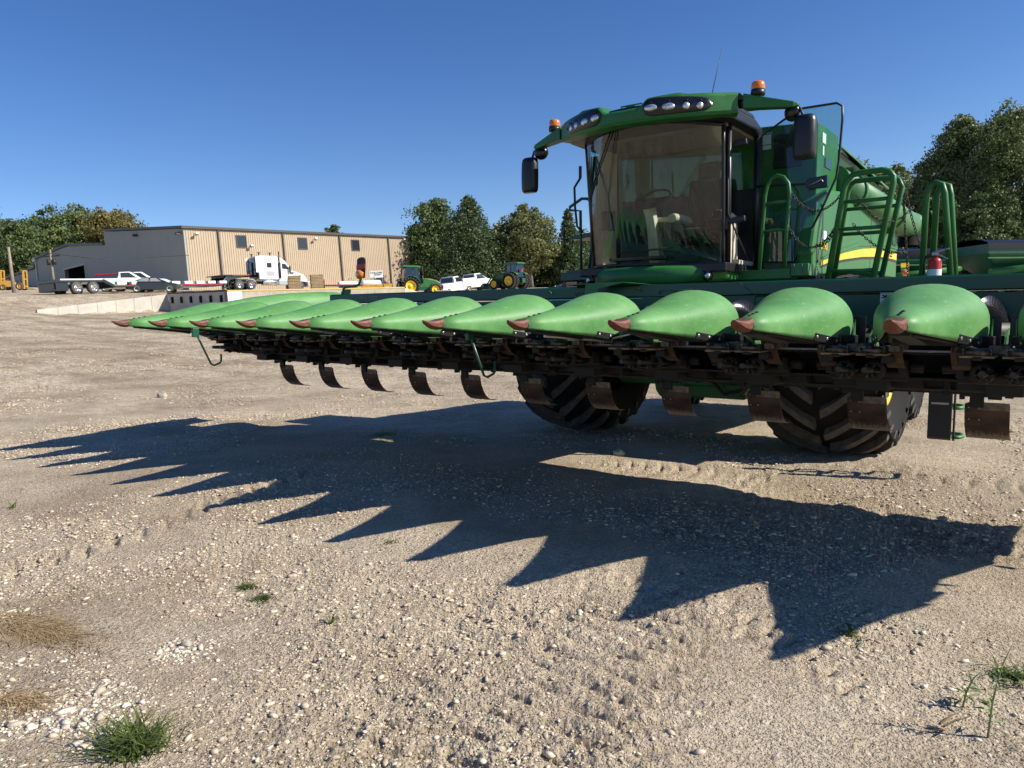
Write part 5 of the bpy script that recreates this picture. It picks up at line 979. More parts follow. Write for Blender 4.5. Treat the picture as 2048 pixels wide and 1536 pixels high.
# ---- vehicles: generic bits
def road_wheel(parent, x, y, z, r, w_, rim='steel', name='wheel', dual=False):
    s = 1 if y > 0 else -1
    t = MB(); ry = r * 0.60
    t.lathe([(ry, -w_ / 2), (r * 0.93, -w_ / 2), (r, -w_ * 0.36), (r, w_ * 0.36), (r * 0.93, w_ / 2), (ry, w_ / 2)], (x, y, z), (0, 1, 0), 28)
    o = t.build(name, 'tyre_grey', parent)
    rm = MB().lathe([(ry + 0.005, s * w_ * 0.46), (ry * 0.9, s * w_ * 0.44), (ry * 0.8, s * w_ * 0.15), (ry * 0.45, s * w_ * 0.1), (ry * 0.4, s * w_ * 0.3), (0, s * w_ * 0.33)], (x, y, z), (0, 1, 0), 24)
    rm.build('rim', rim, o); return o
def flat_trailer():
    a, b = gp(95, 64.5), gp(496, 85)
    t = thing('lowboy_trailer', (0, 0, 0), 0, 'long low black flatbed trailer with white marker blocks behind the wing wall', 'trailer'); frame2(t, a, b); L_ = (b - a).length
    MB().span((0.0, -1.25, 0.95), (4.6, 1.25, 1.22)).prism([(4.6, 1.22), (5.6, 0.72), (5.6, 0.45), (4.6, 0.9)], 'y', -1.25, 1.25).build('rear_deck', 'dark_paint', t, bevel=0.02)
    MB().span((0.5, -1.28, 1.15), (4.4, -1.255, 1.26)).build('deck_edge', 'white_matte', t)
    MB().span((5.6, -1.28, 0.48), (L_ - 4.6, 1.28, 0.66)).build('low_deck', 'dark_paint', t, bevel=0.02)
    MB().span((5.7, -1.31, 0.60), (L_ - 4.7, -1.285, 0.67)).build('reflector_strip', 'red', t)
    n = 9
    for i in range(n):
        x = 5.8 + (L_ - 10.9) * i / (n - 1); MB().span((x, -1.36, 0.72), (x + 0.95, -1.0, 0.98)).build('marker_block', 'white_matte', t)
    MB().prism([(L_ - 4.8, 0.62), (L_ - 3.9, 1.35), (L_ - 3.9, 1.52), (L_, 1.55), (L_, 1.40), (L_ - 1.6, 1.35), (L_ - 3.3, 1.1), (L_ - 4.0, 0.5)], 'y', -1.1, 1.1).span((L_ - 4.4, -1.28, 1.52), (L_, 1.28, 1.62)).build('gooseneck', 'dark_paint', t, bevel=0.02)
    MB().span((L_ - 3.2, -1.31, 1.50), (L_ - 0.2, -1.285, 1.60)).build('reflector_strip', 'red', t)
    MB().box((L_ - 4.1, -0.9, 0.8), (0.12, 0.12, 1.4), (0, 0.25, 0)).box((L_ - 3.6, -0.9, 0.8), (0.12, 0.12, 1.4), (0, -0.25, 0)).box((L_ - 3.85, -0.9, 0.3), (0.8, 0.15, 0.15)).build('landing_leg', 'black_metal', t)
    MB().span((0.1, -1.2, 0.25), (1.2, 1.2, 0.95)).box((-0.05, -0.9, 0.65), (0.1, 0.25, 0.5)).build('tail_frame', 'dark_paint', t, bevel=0.03)
    for x in (1.95, 3.5):
        for y in (-1.1, 1.1): road_wheel(t, x, y, 0.50, 0.52, 0.4, 'chrome')
flat_trailer()
def semi():
    p = gp(472, 83); t = thing('semi_truck', p, 0, 'white sleeper semi truck seen from behind with polished fuel tank', 'semi truck'); sit(t, 44)
    MB().span((-1.0, -0.45, 0.75), (8.2, 0.45, 1.0)).span((-0.9, -0.6, 1.05), (1.9, 0.6, 1.2)).build('chassis', 'black_metal', t)
    def sec(x, w0, z0, z1, r=0.18): return [(x, -w0, z0), (x, -w0, z1 - r), (x, -w0 + r * 0.5, z1 - r * 0.2), (x, -w0 * 0.5, z1), (x, w0 * 0.5, z1), (x, w0 - r * 0.5, z1 - r * 0.2), (x, w0, z1 - r), (x, w0, z0)]
    b = MB().loft([sec(2.35, 1.22, 1.15, 3.72), sec(2.5, 1.24, 1.15, 3.78), sec(4.4, 1.24, 1.15, 3.80), sec(4.95, 1.22, 1.15, 3.70), sec(5.6, 1.16, 1.15, 3.28), sec(6.05, 1.12, 1.15, 2.75), sec(6.35, 1.08, 1.15, 2.22), sec(7.2, 1.0, 1.0, 2.05), sec(8.0, 0.92, 0.95, 1.75), sec(8.35, 0.85, 0.9, 1.35)], True, True, smooth=False)
    b.build('cab_body', 'white_paint', t, bevel=0.05)
    MB().span((2.28, -1.16, 1.2), (2.34, 1.16, 3.6)).box((2.2, -0.6, 2.4), (0.12, 0.35, 2.0)).box((2.2, 0.4, 2.3), (0.12, 0.5, 1.6)).tube([(2.2, -0.2, 2.6), (1.7, -0.3, 1.9), (1.3, -0.2, 1.6), (0.9, 0, 1.5)], 0.035, 6).build('sleeper_back', 'dark_paint', t)
    for s_ in (-1, 1): MB().span((2.02, s_ * 1.18, 1.9), (2.35, s_ * 1.22, 3.65)).build('side_fairing', 'white_paint', t)
    MB().span((3.3, -1.262, 2.45), (3.85, -1.245, 2.98)).build('sleeper_window', 'dark_paint', t, bevel=0.03)
    MB().prism([(5.05, 2.35), (5.05, 2.95), (5.55, 2.9), (6.0, 2.35)], 'y', -1.205, -1.18).build('door_window', 'dark_paint', t)
    MB().prism([(5.72, 3.1), (6.3, 2.3), (6.27, 2.26), (5.66, 3.02)], 'y', -1.0, 1.0).build('windscreen', 'dark_paint', t)
    MB().span((3.2, -1.262, 1.55), (4.1, -1.245, 2.05)).build('locker_door', 'silver_paint', t)
    MB().box((6.0, -1.35, 2.3), (0.12, 0.2, 0.75)).box((6.35, -1.2, 1.95), (0.5, 0.2, 0.07)).build('wing_mirror', 'black_plastic', t)
    MB().cyl((4.78, -1.30, 1.3), (4.78, -1.30, 3.0), 0.13, n=14).cyl((4.78, -1.30, 3.0), (4.78, -1.30, 4.25), 0.06).build('exhaust_stack', 'black_metal', t)
    MB().cyl((2.7, -1.02, 0.82), (4.55, -1.02, 0.82), 0.33, n=24).build('fuel_tank', 'chrome', t, bevel=0.04)
    MB().span((4.65, -1.2, 0.55), (6.2, -0.8, 1.12)).build('side_skirt', 'silver_paint', t, bevel=0.05)
    MB().span((8.2, -1.2, 0.4), (8.5, 1.2, 0.95)).build('front_bumper', 'silver_paint', t, bevel=0.06)
    for x, y in ((2.6, -0.9), (2.6, 0.9), (3.9, -0.9)): MB().box((x, y, 3.95), (0.12, 0.12, 0.3)).box((x, y, 4.1), (0.3, 0.2, 0.06)).build('roof_horn', 'black_plastic', t)
    for x in (0, 1.37):
        for y in (-0.98, 0.98): road_wheel(t, x, y, 0.52, 0.52, 0.55, 'chrome')
    MB().tube([(0.75, -1.15, 0.6), (0.85, -1.15, 0.95), (1.2, -1.15, 1.15), (1.6, -1.15, 1.12), (1.95, -1.15, 0.8), (2.0, -1.15, 0.5)], 0.04, 8).build('mudguard', 'steel', t)
    for y in (-1.0, 1.0): road_wheel(t, 7.25, y, 0.52, 0.52, 0.3, 'chrome')
semi()
def pickup(u, d, a, label, body='white_paint', bed='open', scale=1.0):
    t = thing('pickup_truck', gp(u, d), 0, label, 'pickup truck'); sit(t, a)
    def sec(x, w0, z0, z1, tw=None): tw = w0 if tw is None else tw; return [(x, -w0, z0), (x, -w0 * 1.0, (z0 + z1) / 2), (x, -tw, z1 - 0.05), (x, -tw * 0.93, z1), (x, tw * 0.93, z1), (x, tw, z1 - 0.05), (x, w0, (z0 + z1) / 2), (x, w0, z0)]
    MB().loft([sec(-2.9, 0.96, 0.55, 1.32), sec(-0.55, 1.0, 0.5, 1.32), sec(1.35, 1.0, 0.5, 1.30), sec(2.6, 0.97, 0.5, 1.24), sec(2.95, 0.88, 0.55, 1.10)], True, True, smooth=False).build('body', body, t, bevel=0.04)
    MB().loft([sec(-0.75, 0.97, 1.30, 1.32), sec(-0.62, 0.95, 1.30, 1.93, 0.78), sec(0.35, 0.95, 1.30, 1.97, 0.78), sec(0.95, 0.95, 1.30, 1.60, 0.84), sec(1.35, 0.95, 1.28, 1.33)], True, True, smooth=False).build('cab', body, t, bevel=0.03)
    for s_ in (-1, 1): MB().prism([(-0.45, 1.38), (-0.42, 1.84), (0.30, 1.86), (0.95, 1.38)], 'y', s_ * 0.86, s_ * 0.965).build('side_window', 'dark_paint', t)
    MB().prism([(-0.74, 1.36), (-0.66, 1.86), (-0.60, 1.86), (-0.6, 1.36)], 'y', -0.72, 0.72).build('rear_window', 'dark_paint', t)
    MB().prism([(1.32, 1.36), (0.52, 1.92), (0.58, 1.95), (1.40, 1.36)], 'y', -0.76, 0.76).build('windscreen', 'dark_paint', t)
    for s_ in (-1, 1): MB().span((-2.93, s_ * 0.78, 0.85), (-2.80, s_ * 0.98, 1.22)).build('tail_lamp', 'red_lens', t)
    MB().span((-3.05, -0.9, 0.48), (-2.88, 0.9, 0.66)).build('rear_bumper', 'silver_paint', t, bevel=0.03)
    if bed == 'open': MB().span((-2.75, -0.85, 1.325), (-0.8, 0.85, 1.33)).build('bed_floor', 'dark_paint', t)
    if bed == 'service':
        for s_ in (-1, 1): MB().span((-2.9, s_ * 0.62, 0.7), (-0.8, s_ * 1.08, 1.55)).build('tool_locker', body, t, bevel=0.02)
        MB().span((-2.95, -0.6, 1.1), (-2.9, 0.6, 1.5)).build('tailgate', 'black_plastic', t)
        for s_ in (-1, 1): MB().span((-2.91, s_ * 0.75, 0.95), (-2.90 - 0.02, s_ * 0.95, 1.35)).build('tail_lamp', 'red_lens', t)
    if bed == 'red': MB().prism([(-2.8, 1.33), (-2.7, 1.62), (-0.75, 1.72), (-0.75, 1.33)], 'y', -0.88, 0.88).build('bed_cap', 'dark_paint', t, bevel=0.03); MB().prism([(-2.72, 1.64), (-2.6, 1.72), (-0.85, 1.80), (-0.75, 1.74)], 'y', -0.90, 0.90).build('cap_roof', 'red', t)
    for x in (-1.9, 1.95):
        for y in (-0.86, 0.86): road_wheel(t, x, y, 0.39, 0.39, 0.27, 'steel')
    return t
pickup(905, 79, 60, 'white pickup truck seen from behind, left of the service truck')
pickup(950, 82, 52, 'white service truck with side lockers seen from behind', 'white_paint', 'service')
pickup(258, 76, 20, 'white pickup with a red bed cap behind the black sedan', 'white_paint', 'red')
pickup(282, 79, 15, 'white pickup truck parked against the shaded grey gable wall', 'white_paint')
def sedan():
    t = thing('sedan_car', gp(312, 72), 0, 'black sedan parked behind the low trailer deck', 'car'); sit(t, 12)
    def sec(x, w0, z0, z1): return [(x, -w0, z0), (x, -w0, z1 - 0.08), (x, -w0 * 0.9, z1), (x, w0 * 0.9, z1), (x, w0, z1 - 0.08), (x, w0, z0)]
    MB().loft([sec(-2.4, 0.75, 0.4, 0.85), sec(-2.2, 0.88, 0.3, 0.98), sec(-1.0, 0.92, 0.25, 1.0), (sec(1.1, 0.92, 0.25, 0.98)), sec(2.1, 0.86, 0.3, 0.82), sec(2.4, 0.7, 0.4, 0.65)], True, True, smooth=False).build('body', 'dark_paint', t, bevel=0.04)
    MB().loft([sec(-1.75, 0.80, 0.97, 1.0), sec(-0.85, 0.70, 0.97, 1.38), sec(0.1, 0.70, 0.97, 1.45), sec(1.15, 0.78, 0.96, 1.0)], True, True, smooth=False).build('cabin', 'dark_paint', t, bevel=0.04)
    for a, b in (((-1.35, -0.35)), ((-0.28, 0.75))): MB().prism([(a, 1.03), (max(a + 0.1, -0.85), 1.32), (min(b, 0.25), 1.36), (b, 1.03)], 'y', -0.80, -0.73).build('side_window', 'silver_paint', t)
    for x in (-1.4, 1.45):
        for y in (-0.82, 0.82): road_wheel(t, x, y, 0.33, 0.33, 0.22, 'white_matte')
    MB().span((-2.38, -0.75, 0.68), (-2.22, -0.45, 0.86)).build('tail_lamp', 'red_lens', t)
sedan()
def forklift(u, d, a, label):
    t = thing('forklift', gp(u, d), 0, label, 'forklift'); sit(t, a); t.scale = (0.78,) * 3
    MB().prism([(-1.9, 0.45), (-1.95, 1.25), (-1.2, 1.42), (-0.1, 1.35), (0.3, 0.95), (0.9, 0.95), (0.9, 0.45)], 'y', -0.8, 0.8).build('body', 'machine_yellow', t, bevel=0.05)
    ms = MB()
    for y in (-0.48, 0.48): ms.span((1.35, y - 0.08, 0.15), (1.6, y + 0.08, 3.0))
    for z in (0.5, 1.6, 2.85): ms.span((1.38, -0.5, z), (1.55, 0.5, z + 0.14))
    ms.build('mast', 'machine_yellow', t, bevel=0.01)
    MB().span((1.42, -0.30, 0.3), (1.5, 0.30, 2.8)).build('mast_chains', 'black_metal', t)
    for y in (-0.35, 0.35): MB().span((1.6, y - 0.06, 0.12), (2.7, y + 0.06, 0.2)).build('fork', 'black_metal', t)
    cg = MB()
    for x, y, tx in ((-0.9, -0.6, -0.75), (-0.9, 0.6, -0.75), (0.7, -0.6, 0.35), (0.7, 0.6, 0.35)): cg.tube([(x, y, 1.2), (tx, y, 2.35)], 0.035, 6)
    cg.span((-0.85, -0.65, 2.33), (0.5, 0.65, 2.40)); cg.build('overhead_guard', 'black_metal', t)
    MB().box((-0.4, 0, 1.5), (0.5, 0.5, 0.5)).build('seat', 'black_plastic', t, bevel=0.04)
    for x, r in ((-1.3, 0.42), (1.0, 0.55)):
        for y in (-0.75, 0.75): road_wheel(t, x, y, r, r, 0.35, 'machine_yellow')
forklift(33, 90, 8, 'yellow forklift with raised mast parked right of the wooden pole'); forklift(-12, 92, 8, 'yellow forklift cut by the left picture edge')
def pole(u, v, d, v0, label, cross=True):
    b = gp(u, d); top = at(u - (v0 - v) * 0.12, v, d).z; t = thing('utility_pole', b, heading(0), label, 'utility pole'); h = top - b.z
    MB().tube([(0, 0, -0.3), (0, 0, h)], [0.19, 0.11], 10).build('post', 'pole_wood', t)
    if cross: MB().span((-1.1, -0.08, h - 0.9), (1.1, 0.06, h - 0.75)).cyl((0.35, 0, h - 1.9), (0.35, 0, h - 1.2), 0.22).cyl((-0.35, 0, h - 1.9), (-0.35, 0, h - 1.2), 0.22).build('crossarm', 'black_metal', t)
    else: MB().tube([(0, 0, h - 0.2), (-7, 1, h - 1.0), (-14, 2, h - 1.3)], 0.03, 5).tube([(0, 0, h - 0.15), (6, 6, h - 1.2), (12, 12, h - 0.6)], 0.03, 5).build('wire', 'black_metal', t)
pole(30, 495, 72, 590, 'bare wooden pole between the two yellow forklifts', False); pole(112, 500, 95, 570, 'thin utility pole with transformers before the shaded grey gable wall')
# ---- stacks, tanks, wagon, sign
def pallets(u, d, n, label, a=20):
    t = thing('pallet_stack', gp(u, d), heading(a), label, 'pallet stack', 'stacks of pallets on the dock')
    for i in range(n):
        z = i * 0.145; m = MB(); ox, oy = rnd.uniform(-0.04, 0.04), rnd.uniform(-0.04, 0.04)
        for k in range(3): m.box((ox, oy + (k - 1) * 0.5, z + 0.05), (1.2, 0.09, 0.09))
        for k in range(6): m.box((ox - 0.55 + k * 0.22, oy, z + 0.115), (0.16, 1.08, 0.022))
        for k in (-1, 0, 1): m.box((ox + k * 0.52, oy, z + 0.008), (0.12, 1.06, 0.016))
        m.build('pallet', 'pallet_wood', t)
pallets(592, 76, 11, 'shorter brown pallet stack in front of the semi truck'); pallets(637, 77, 12, 'brown pallet stack between the semi truck and the flat trailer')
t = thing('crate_stack', gp(884, 70), heading(8), 'two pale wooden crates stacked beside the green tractor', 'crate stack')
for i in range(2):
    m = MB()
    for k in range(4): m.box((0.05 * i, 0, 0.07 + i * 0.58 + k * 0.13), (1.15 - 0.08 * i, 1.0, 0.115))
    m.box((0, 0, i * 0.58 + 0.26), (1.05, 0.93, 0.50)); m.build('crate', 'pale_wood', t)
def nurse_tank(u, d, a, label):
    t = thing('tank_trailer', gp(u, d), 0, label, 'tank trailer', 'white tank trailers by the building'); sit(t, a, 1); t.scale = (0.66,) * 3
    MB().lathe([(0, -1.75), (0.35, -1.7), (0.56, -1.5), (0.60, -1.3), (0.60, 1.3), (0.56, 1.5), (0.35, 1.7), (0, 1.75)], (0, 0, 1.25), (1, 0, 0), 24).build('tank', 'white_paint', t)
    MB().span((-1.8, -0.5, 0.48), (2.6, 0.5, 0.6)).box((-0.9, 0, 0.66), (0.1, 1.0, 0.35)).box((0.9, 0, 0.66), (0.1, 1.0, 0.35)).build('chassis', 'black_metal', t)
    MB().tube([(0.2, 0, 1.8), (0.2, 0, 2.2), (0.5, 0.1, 2.35), (0.8, 0, 2.1), (0.8, 0, 1.8)], 0.05, 6).ball((0.2, 0, 2.2), 0.12).build('valve', 'steel', t)
    for x in (-1.0, 1.0):
        for y in (-0.7, 0.7): road_wheel(t, x, y, 0.36, 0.36, 0.25, 'white_matte')
nurse_tank(698, 86, 15, 'white tank trailer left of the striped amber lamp'); nurse_tank(745, 88, 15, 'white tank trailer behind the tan grain wagon')
t = thing('dealer_sign', gp(757, 92), heading(16), 'white sign reading SLOAN standing before the tan building', 'sign')
MB().span((-0.75, -0.03, 1.55), (0.80, 0.03, 2.40)).build('board', 'white_matte', t); MB().span((-0.7, -0.02, 0), (-0.62, 0.02, 1.55)).span((0.66, -0.02, 0), (0.74, 0.02, 1.55)).build('sign_post', 'steel', t)
MB().text('SLOAN', (-0.32, -0.035, 2.03), (1, 0, 0), (0, 0, 1), 0.36, depth=0.01, squeeze=0.9).text('IMPLEMENT', (-0.30, -0.035, 1.84), (1, 0, 0), (0, 0, 1), 0.17, depth=0.01).build('lettering', 'label_black', t)
MB().tube([(-0.62, -0.04, 2.1), (-0.66, -0.04, 2.2), (-0.6, -0.04, 2.28)], 0.03, 6).tube([(-0.45, -0.04, 2.05), (-0.40, -0.04, 2.15), (-0.47, -0.04, 2.25)], 0.03, 6).build('emblem', 'label_blue', t)
t = thing('grain_wagon', gp(750, 78), 0, 'tan feed wagon with an orange front box on the dock', 'wagon'); sit(t, 10)
MB().prism([(-1.1, 0.55), (-1.2, 1.25), (0.9, 1.25), (0.9, 0.5)], 'y', -0.8, 0.8).build('box_body', 'machine_yellow', t, bevel=0.03)
MB().span((0.92, -0.85, 0.3), (1.75, 0.85, 1.3)).build('front_box', 'machine_yellow', t, bevel=0.03); MB().span((1.1, -0.87, 0.75), (1.5, -0.855, 1.0)).build('white_patch', 'white_matte', t)
for y in (-0.85, 0.85): road_wheel(t, -0.3, y, 0.42, 0.42, 0.25, 'steel')
t = thing('flat_trailer', gp(668, 84), 0, 'small flat trailer with a red reflector edge right of the pallets', 'trailer'); sit(t, 10)
MB().span((-1.6, -1.0, 0.72), (3.4, 1.0, 0.86)).build('deck', 'dark_paint', t); MB().span((-1.6, -1.03, 0.76), (3.3, -1.005, 0.86)).build('reflector_strip', 'red', t)
MB().span((-1.2, -0.1, 0.0), (-0.9, 0.1, 1.5)).build('jack_post', 'black_metal', t)
for y in (-0.8, 0.8): road_wheel(t, 1.6, y, 0.38, 0.38, 0.25, 'steel')
def tractor(u, d, a, label, duals=False, loader=False, sc=1.0):
    t = thing('tractor', gp(u, d), 0, label, 'tractor'); sit(t, a, 2.2); t.scale = (sc,) * 3
    RR, FR = 0.84, 0.60
    def wheel(x, y, R, w_):
        s_ = 1 if y > 0 else -1
        A, B = tyre_mesh(R, w_, R * 0.58, lug=18, lugh=0.05, center=(0, 0, 0), n=36, crown=0.04, lugw=0.055)
        M_ = Matrix.Translation((x, y, R)) @ Matrix.Rotation(math.pi / 2, 4, 'Z'); A.xf(M_); B.xf(M_)
        o = A.build('tyre', 'rubber', t); B.build('tread_lugs', 'tyre_grey', o)
        MB().lathe([(R * 0.59, s_ * w_ * 0.40), (R * 0.52, s_ * w_ * 0.36), (R * 0.45, s_ * w_ * 0.05), (R * 0.25, s_ * w_ * 0.08), (R * 0.2, s_ * w_ * 0.25), (0, s_ * w_ * 0.28)], (x, y, R), (0, 1, 0), 24).build('rim', 'yellow', o)
    for s_ in (-1, 1):
        wheel(0, s_ * 0.85, RR, 0.46); wheel(2.35, s_ * 0.85, FR, 0.36)
        if duals: wheel(0, s_ * 1.42, RR, 0.46)
    MB().prism([(0.9, 0.95), (0.95, 1.62), (1.6, 1.66), (2.6, 1.50), (3.0, 1.28), (3.05, 0.85), (2.6, 0.75), (1.0, 0.75)], 'y', -0.38, 0.38).build('hood', 'green', t, bevel=0.06)
    MB().span((0.9, -0.39, 1.42), (2.7, 0.39, 1.5)).build('hood_stripe', 'yellow', t) if False else None
    MB().prism([(1.2, 1.665), (2.0, 1.625), (2.65, 1.50), (2.62, 1.47), (1.2, 1.62)], 'y', -0.30, 0.30).build('hood_top', 'yellow', t)
    MB().span((-0.55, -0.35, 0.55), (3.0, 0.35, 0.95)).span((-0.25, -0.9, 0.75), (0.25, 0.9, 0.93)).span((2.2, -0.8, 0.5), (2.5, 0.8, 0.65)).span((-0.9, -0.3, 0.6), (-0.5, 0.3, 1.1)).build('frame', 'dark_green', t, bevel=0.03)
    cbm = MB()
    for x, y, tx in ((-0.55, 1, -0.42), (0.30, 1, 0.28), (1.0, 1, 0.82)):
        for q in (-1, 1): cbm.tube([(x, q * 0.68, 1.1), (tx, q * 0.62, 2.58)], 0.035, 6)
    cbm.build('cab_frame', 'black_plastic', t)
    MB().loft([[(-0.54, -0.66, 1.2), (1.0, -0.66, 1.15), (1.0, 0.66, 1.15), (-0.54, 0.66, 1.2)], [(-0.42, -0.61, 2.56), (0.82, -0.61, 2.56), (0.82, 0.61, 2.56), (-0.42, 0.61, 2.56)]], True, False, smooth=False).build('cab_glass', 'car_glass', t)
    MB().box((0.1, 0, 1.5), (0.5, 0.5, 0.7)).build('seat', 'black_plastic', t, bevel=0.05)
    MB().loft([[(-0.66, -0.75, 2.57), (1.02, -0.72, 2.57), (1.02, 0.72, 2.57), (-0.66, 0.75, 2.57)], [(-0.68, -0.76, 2.66), (1.05, -0.73, 2.66), (1.05, 0.73, 2.66), (-0.68, 0.76, 2.66)], [(-0.55, -0.6, 2.78), (0.9, -0.6, 2.78), (0.9, 0.6, 2.78), (-0.55, 0.6, 2.78)]], True, True, smooth=False).build('cab_roof', 'green', t, bevel=0.04)
    for s_ in (-1, 1):
        rr = [[(RR * 1.12 * math.cos(th) * 1.0, s_ * 0.62, RR + RR * 1.12 * math.sin(th)), (RR * 1.12 * math.cos(th), s_ * 1.12, RR + RR * 1.12 * math.sin(th))] for th in np.linspace(0.35, 2.4, 12)]
        MB().loft(rr, False).build('mudguard', 'green', t, solid=0.03)
        MB().span((-0.68, s_ * 1.0, 1.55), (-0.62, s_ * 1.12, 1.63)).build('tail_lamp', 'red_lens', t)
    MB().cyl((1.25, -0.45, 1.2), (1.25, -0.45, 1.9), 0.09).cyl((1.25, -0.45, 1.9), (1.25, -0.45, 2.75), 0.05).build('exhaust_stack', 'black_metal', t)
    MB().prism([(0, 0), (0.45, 0), (0.225, 0.38)], 'x', -0.72, -0.70).xf(Matrix.Translation((0, -0.22, 1.75))).build('slow_sign', 'red', t)
    if loader:
        for s_ in (-1, 1): MB().tube([(1.0, s_ * 0.6, 1.5), (2.0, s_ * 0.6, 1.75), (3.0, s_ * 0.6, 1.2), (3.7, s_ * 0.6, 0.4)], 0.08, 8).build('loader_arm', 'green', t)
        MB().prism([(3.6, 0.1), (3.7, 0.75), (3.85, 0.7), (4.2, 0.1)], 'y', -1.0, 1.0).build('bucket', 'dark_green', t)
    return t
tractor(817, 70, 22, 'green cab tractor with yellow wheels beside the pale crates', sc=1.0)
tractor(1036, 80, 145, 'green dual-wheeled loader tractor under the loose tree', True, True, sc=1.0)
# black tarped implement behind the combine's left platform
t = thing('tarped_implement', gp(1120, 60), heading(20), 'dark tarped implement behind the corn head near the combine cab', 'implement')
MB().prism([(-1.0, 0.0), (-0.7, 0.75), (0.8, 1.05), (1.1, 0.0)], 'y', -0.8, 0.8).build('tarp', 'tarp_black', t, bevel=0.05)
for i in range(5): MB().cyl((-0.9 + i * 0.45, -0.85, 0.3), (-0.7 + i * 0.45, -0.9, 0.85), 0.02).build('tine', 'steel', t)
def grain_cart(u, d, a, label, L_=7.0, dz=0):
    t = thing('grain_cart', gp(u, d, dz), 0, label, 'grain cart'); sit(t, a)
    h = L_ / 2
    MB().loft([[(-h * 0.55, -0.7, 1.3), (h * 0.55, -0.7, 1.3), (h * 0.55, 0.7, 1.3), (-h * 0.55, 0.7, 1.3)], [(-h, -1.5, 2.5), (h, -1.5, 2.5), (h, 1.5, 2.5), (-h, 1.5, 2.5)], [(-h, -1.5, 3.0), (h, -1.5, 3.0), (h, 1.5, 3.0), (-h, 1.5, 3.0)]], True, True, smooth=False).build('hopper', 'dark_green', t, bevel=0.03)  # cart stands in shade; that shade is put into the dark green colour
    MB().loft([[(-h, 1.5 * math.cos(q) * 1.02, 2.95 + 0.35 * math.sin(q)) for q in np.linspace(0, math.pi, 9)], [(h, 1.5 * math.cos(q) * 1.02, 2.95 + 0.35 * math.sin(q)) for q in np.linspace(0, math.pi, 9)]], False).span((-h - 0.05, -1.56, 2.72), (h + 0.05, -1.50, 3.05)).build('tarp_cover', 'tarp_black', t)
    MB().span((-h, -1.53, 2.25), (h, -1.46, 2.32)).build('rail', 'green_dusty', t)
    MB().cyl((-h * 0.9, -1.3, 1.6), (h * 0.8, -1.35, 2.1), 0.18).build('auger_tube', 'green', t)
    MB().span((-h * 0.8, -0.8, 0.9), (h * 0.9, 0.8, 1.15)).span((h * 0.9, -0.12, 0.6), (h * 1.5, 0.12, 0.8)).build('frame', 'dark_green', t)
    MB().tube([(-h * 0.3 + i * 0.16 * 1.0, -1.565, 2.48 + (0.07 if i % 2 else 0)) for i in range(9)], 0.02, 5).build('lettering_strip', 'label_white', t) if False else None
    for y in (-1.35, 1.35):
        A, B = tyre_mesh(0.85, 0.7, 0.42, lug=20, center=(0, 0, 0), n=36); M_ = Matrix.Translation((0, y, 0.85)) @ Matrix.Rotation(math.pi / 2, 4, 'Z')
        o = A.xf(M_).build('tyre', 'rubber', t); B.xf(M_).build('tread_lugs', 'tyre_grey', o); road = MB().lathe([(0.43, 0.2 * (1 if y > 0 else -1)), (0.2, 0.1 * (1 if y > 0 else -1)), (0, 0.2 * (1 if y > 0 else -1))], (0, y, 0.85), (0, 1, 0), 20).build('rim', 'white_matte', o)
    return t
grain_cart(2040, 40, 6, 'green grain cart with a rolled black tarp at the right edge', 6.2, 0.25); grain_cart(1815, 44, 5, 'shade-darkened green grain cart with black cover partly hidden by the combine', 5.5, -0.2)
t = thing('warning_lamp', gp(1811, 24), heading(0), 'amber lamp with a yellow and green plate between the hand rails', 'marker lamp')
zz = at(1811, 552, 24).z - gp(1811, 24).z
MB().cyl((0, 0, 0), (0, 0, zz), 0.03).build('post', 'green', t); MB().span((-0.13, -0.01, zz), (0.13, 0.01, zz + 0.42)).build('plate', 'green', t, bevel=0.01)
MB().span((-0.13, -0.014, zz + 0.27), (0.13, -0.011, zz + 0.40)).build('yellow_band', 'yellow', t); MB().lathe([(0, 0.08), (0.08, 0.06), (0.11, 0)], (0.0, -0.015, zz + 0.10), (0, -1, 0), 16).build('lens', 'amber', t)
# ---------------------------------------------------------------- trees
def leaf_mat(name, dark, light):
    m = bpy.data.materials.new(name); m.use_nodes = True; n = m.node_tree; b = n.nodes['Principled BSDF']; b.inputs['Roughness'].default_value = 0.55; b.inputs['Specular IOR Level'].default_value = 0.3
    a = n.nodes.new('ShaderNodeAttribute'); a.attribute_name = 'tone'; r = n.nodes.new('ShaderNodeValToRGB'); r.color_ramp.elements[0].color = (*dark, 1); r.color_ramp.elements[1].color = (*light, 1)
    n.links.new(a.outputs['Fac'], r.inputs[0]); n.links.new(r.outputs[0], b.inputs['Base Color'])
    t = n.nodes.new('ShaderNodeBsdfTranslucent'); n.links.new(r.outputs[0], t.inputs[0]); mx = n.nodes.new('ShaderNodeMixShader'); mx.inputs[0].default_value = 0.22
    out = n.nodes['Material Output']; n.links.new(b.outputs[0], mx.inputs[1]); n.links.new(t.outputs[0], mx.inputs[2]); n.links.new(mx.outputs[0], out.inputs[0]); MATS[name] = m
leaf_mat('leaf_dark', (0.04, 0.07, 0.025), (0.15, 0.20, 0.065)); leaf_mat('leaf_olive', (0.06, 0.095, 0.03), (0.22, 0.26, 0.085)); leaf_mat('leaf_autumn', (0.08, 0.08, 0.025), (0.24, 0.20, 0.06)); leaf_mat('leaf_pine', (0.04, 0.07, 0.032), (0.13, 0.18, 0.075)); leaf_mat('leaf_pale', (0.08, 0.10, 0.04), (0.25, 0.26, 0.10))
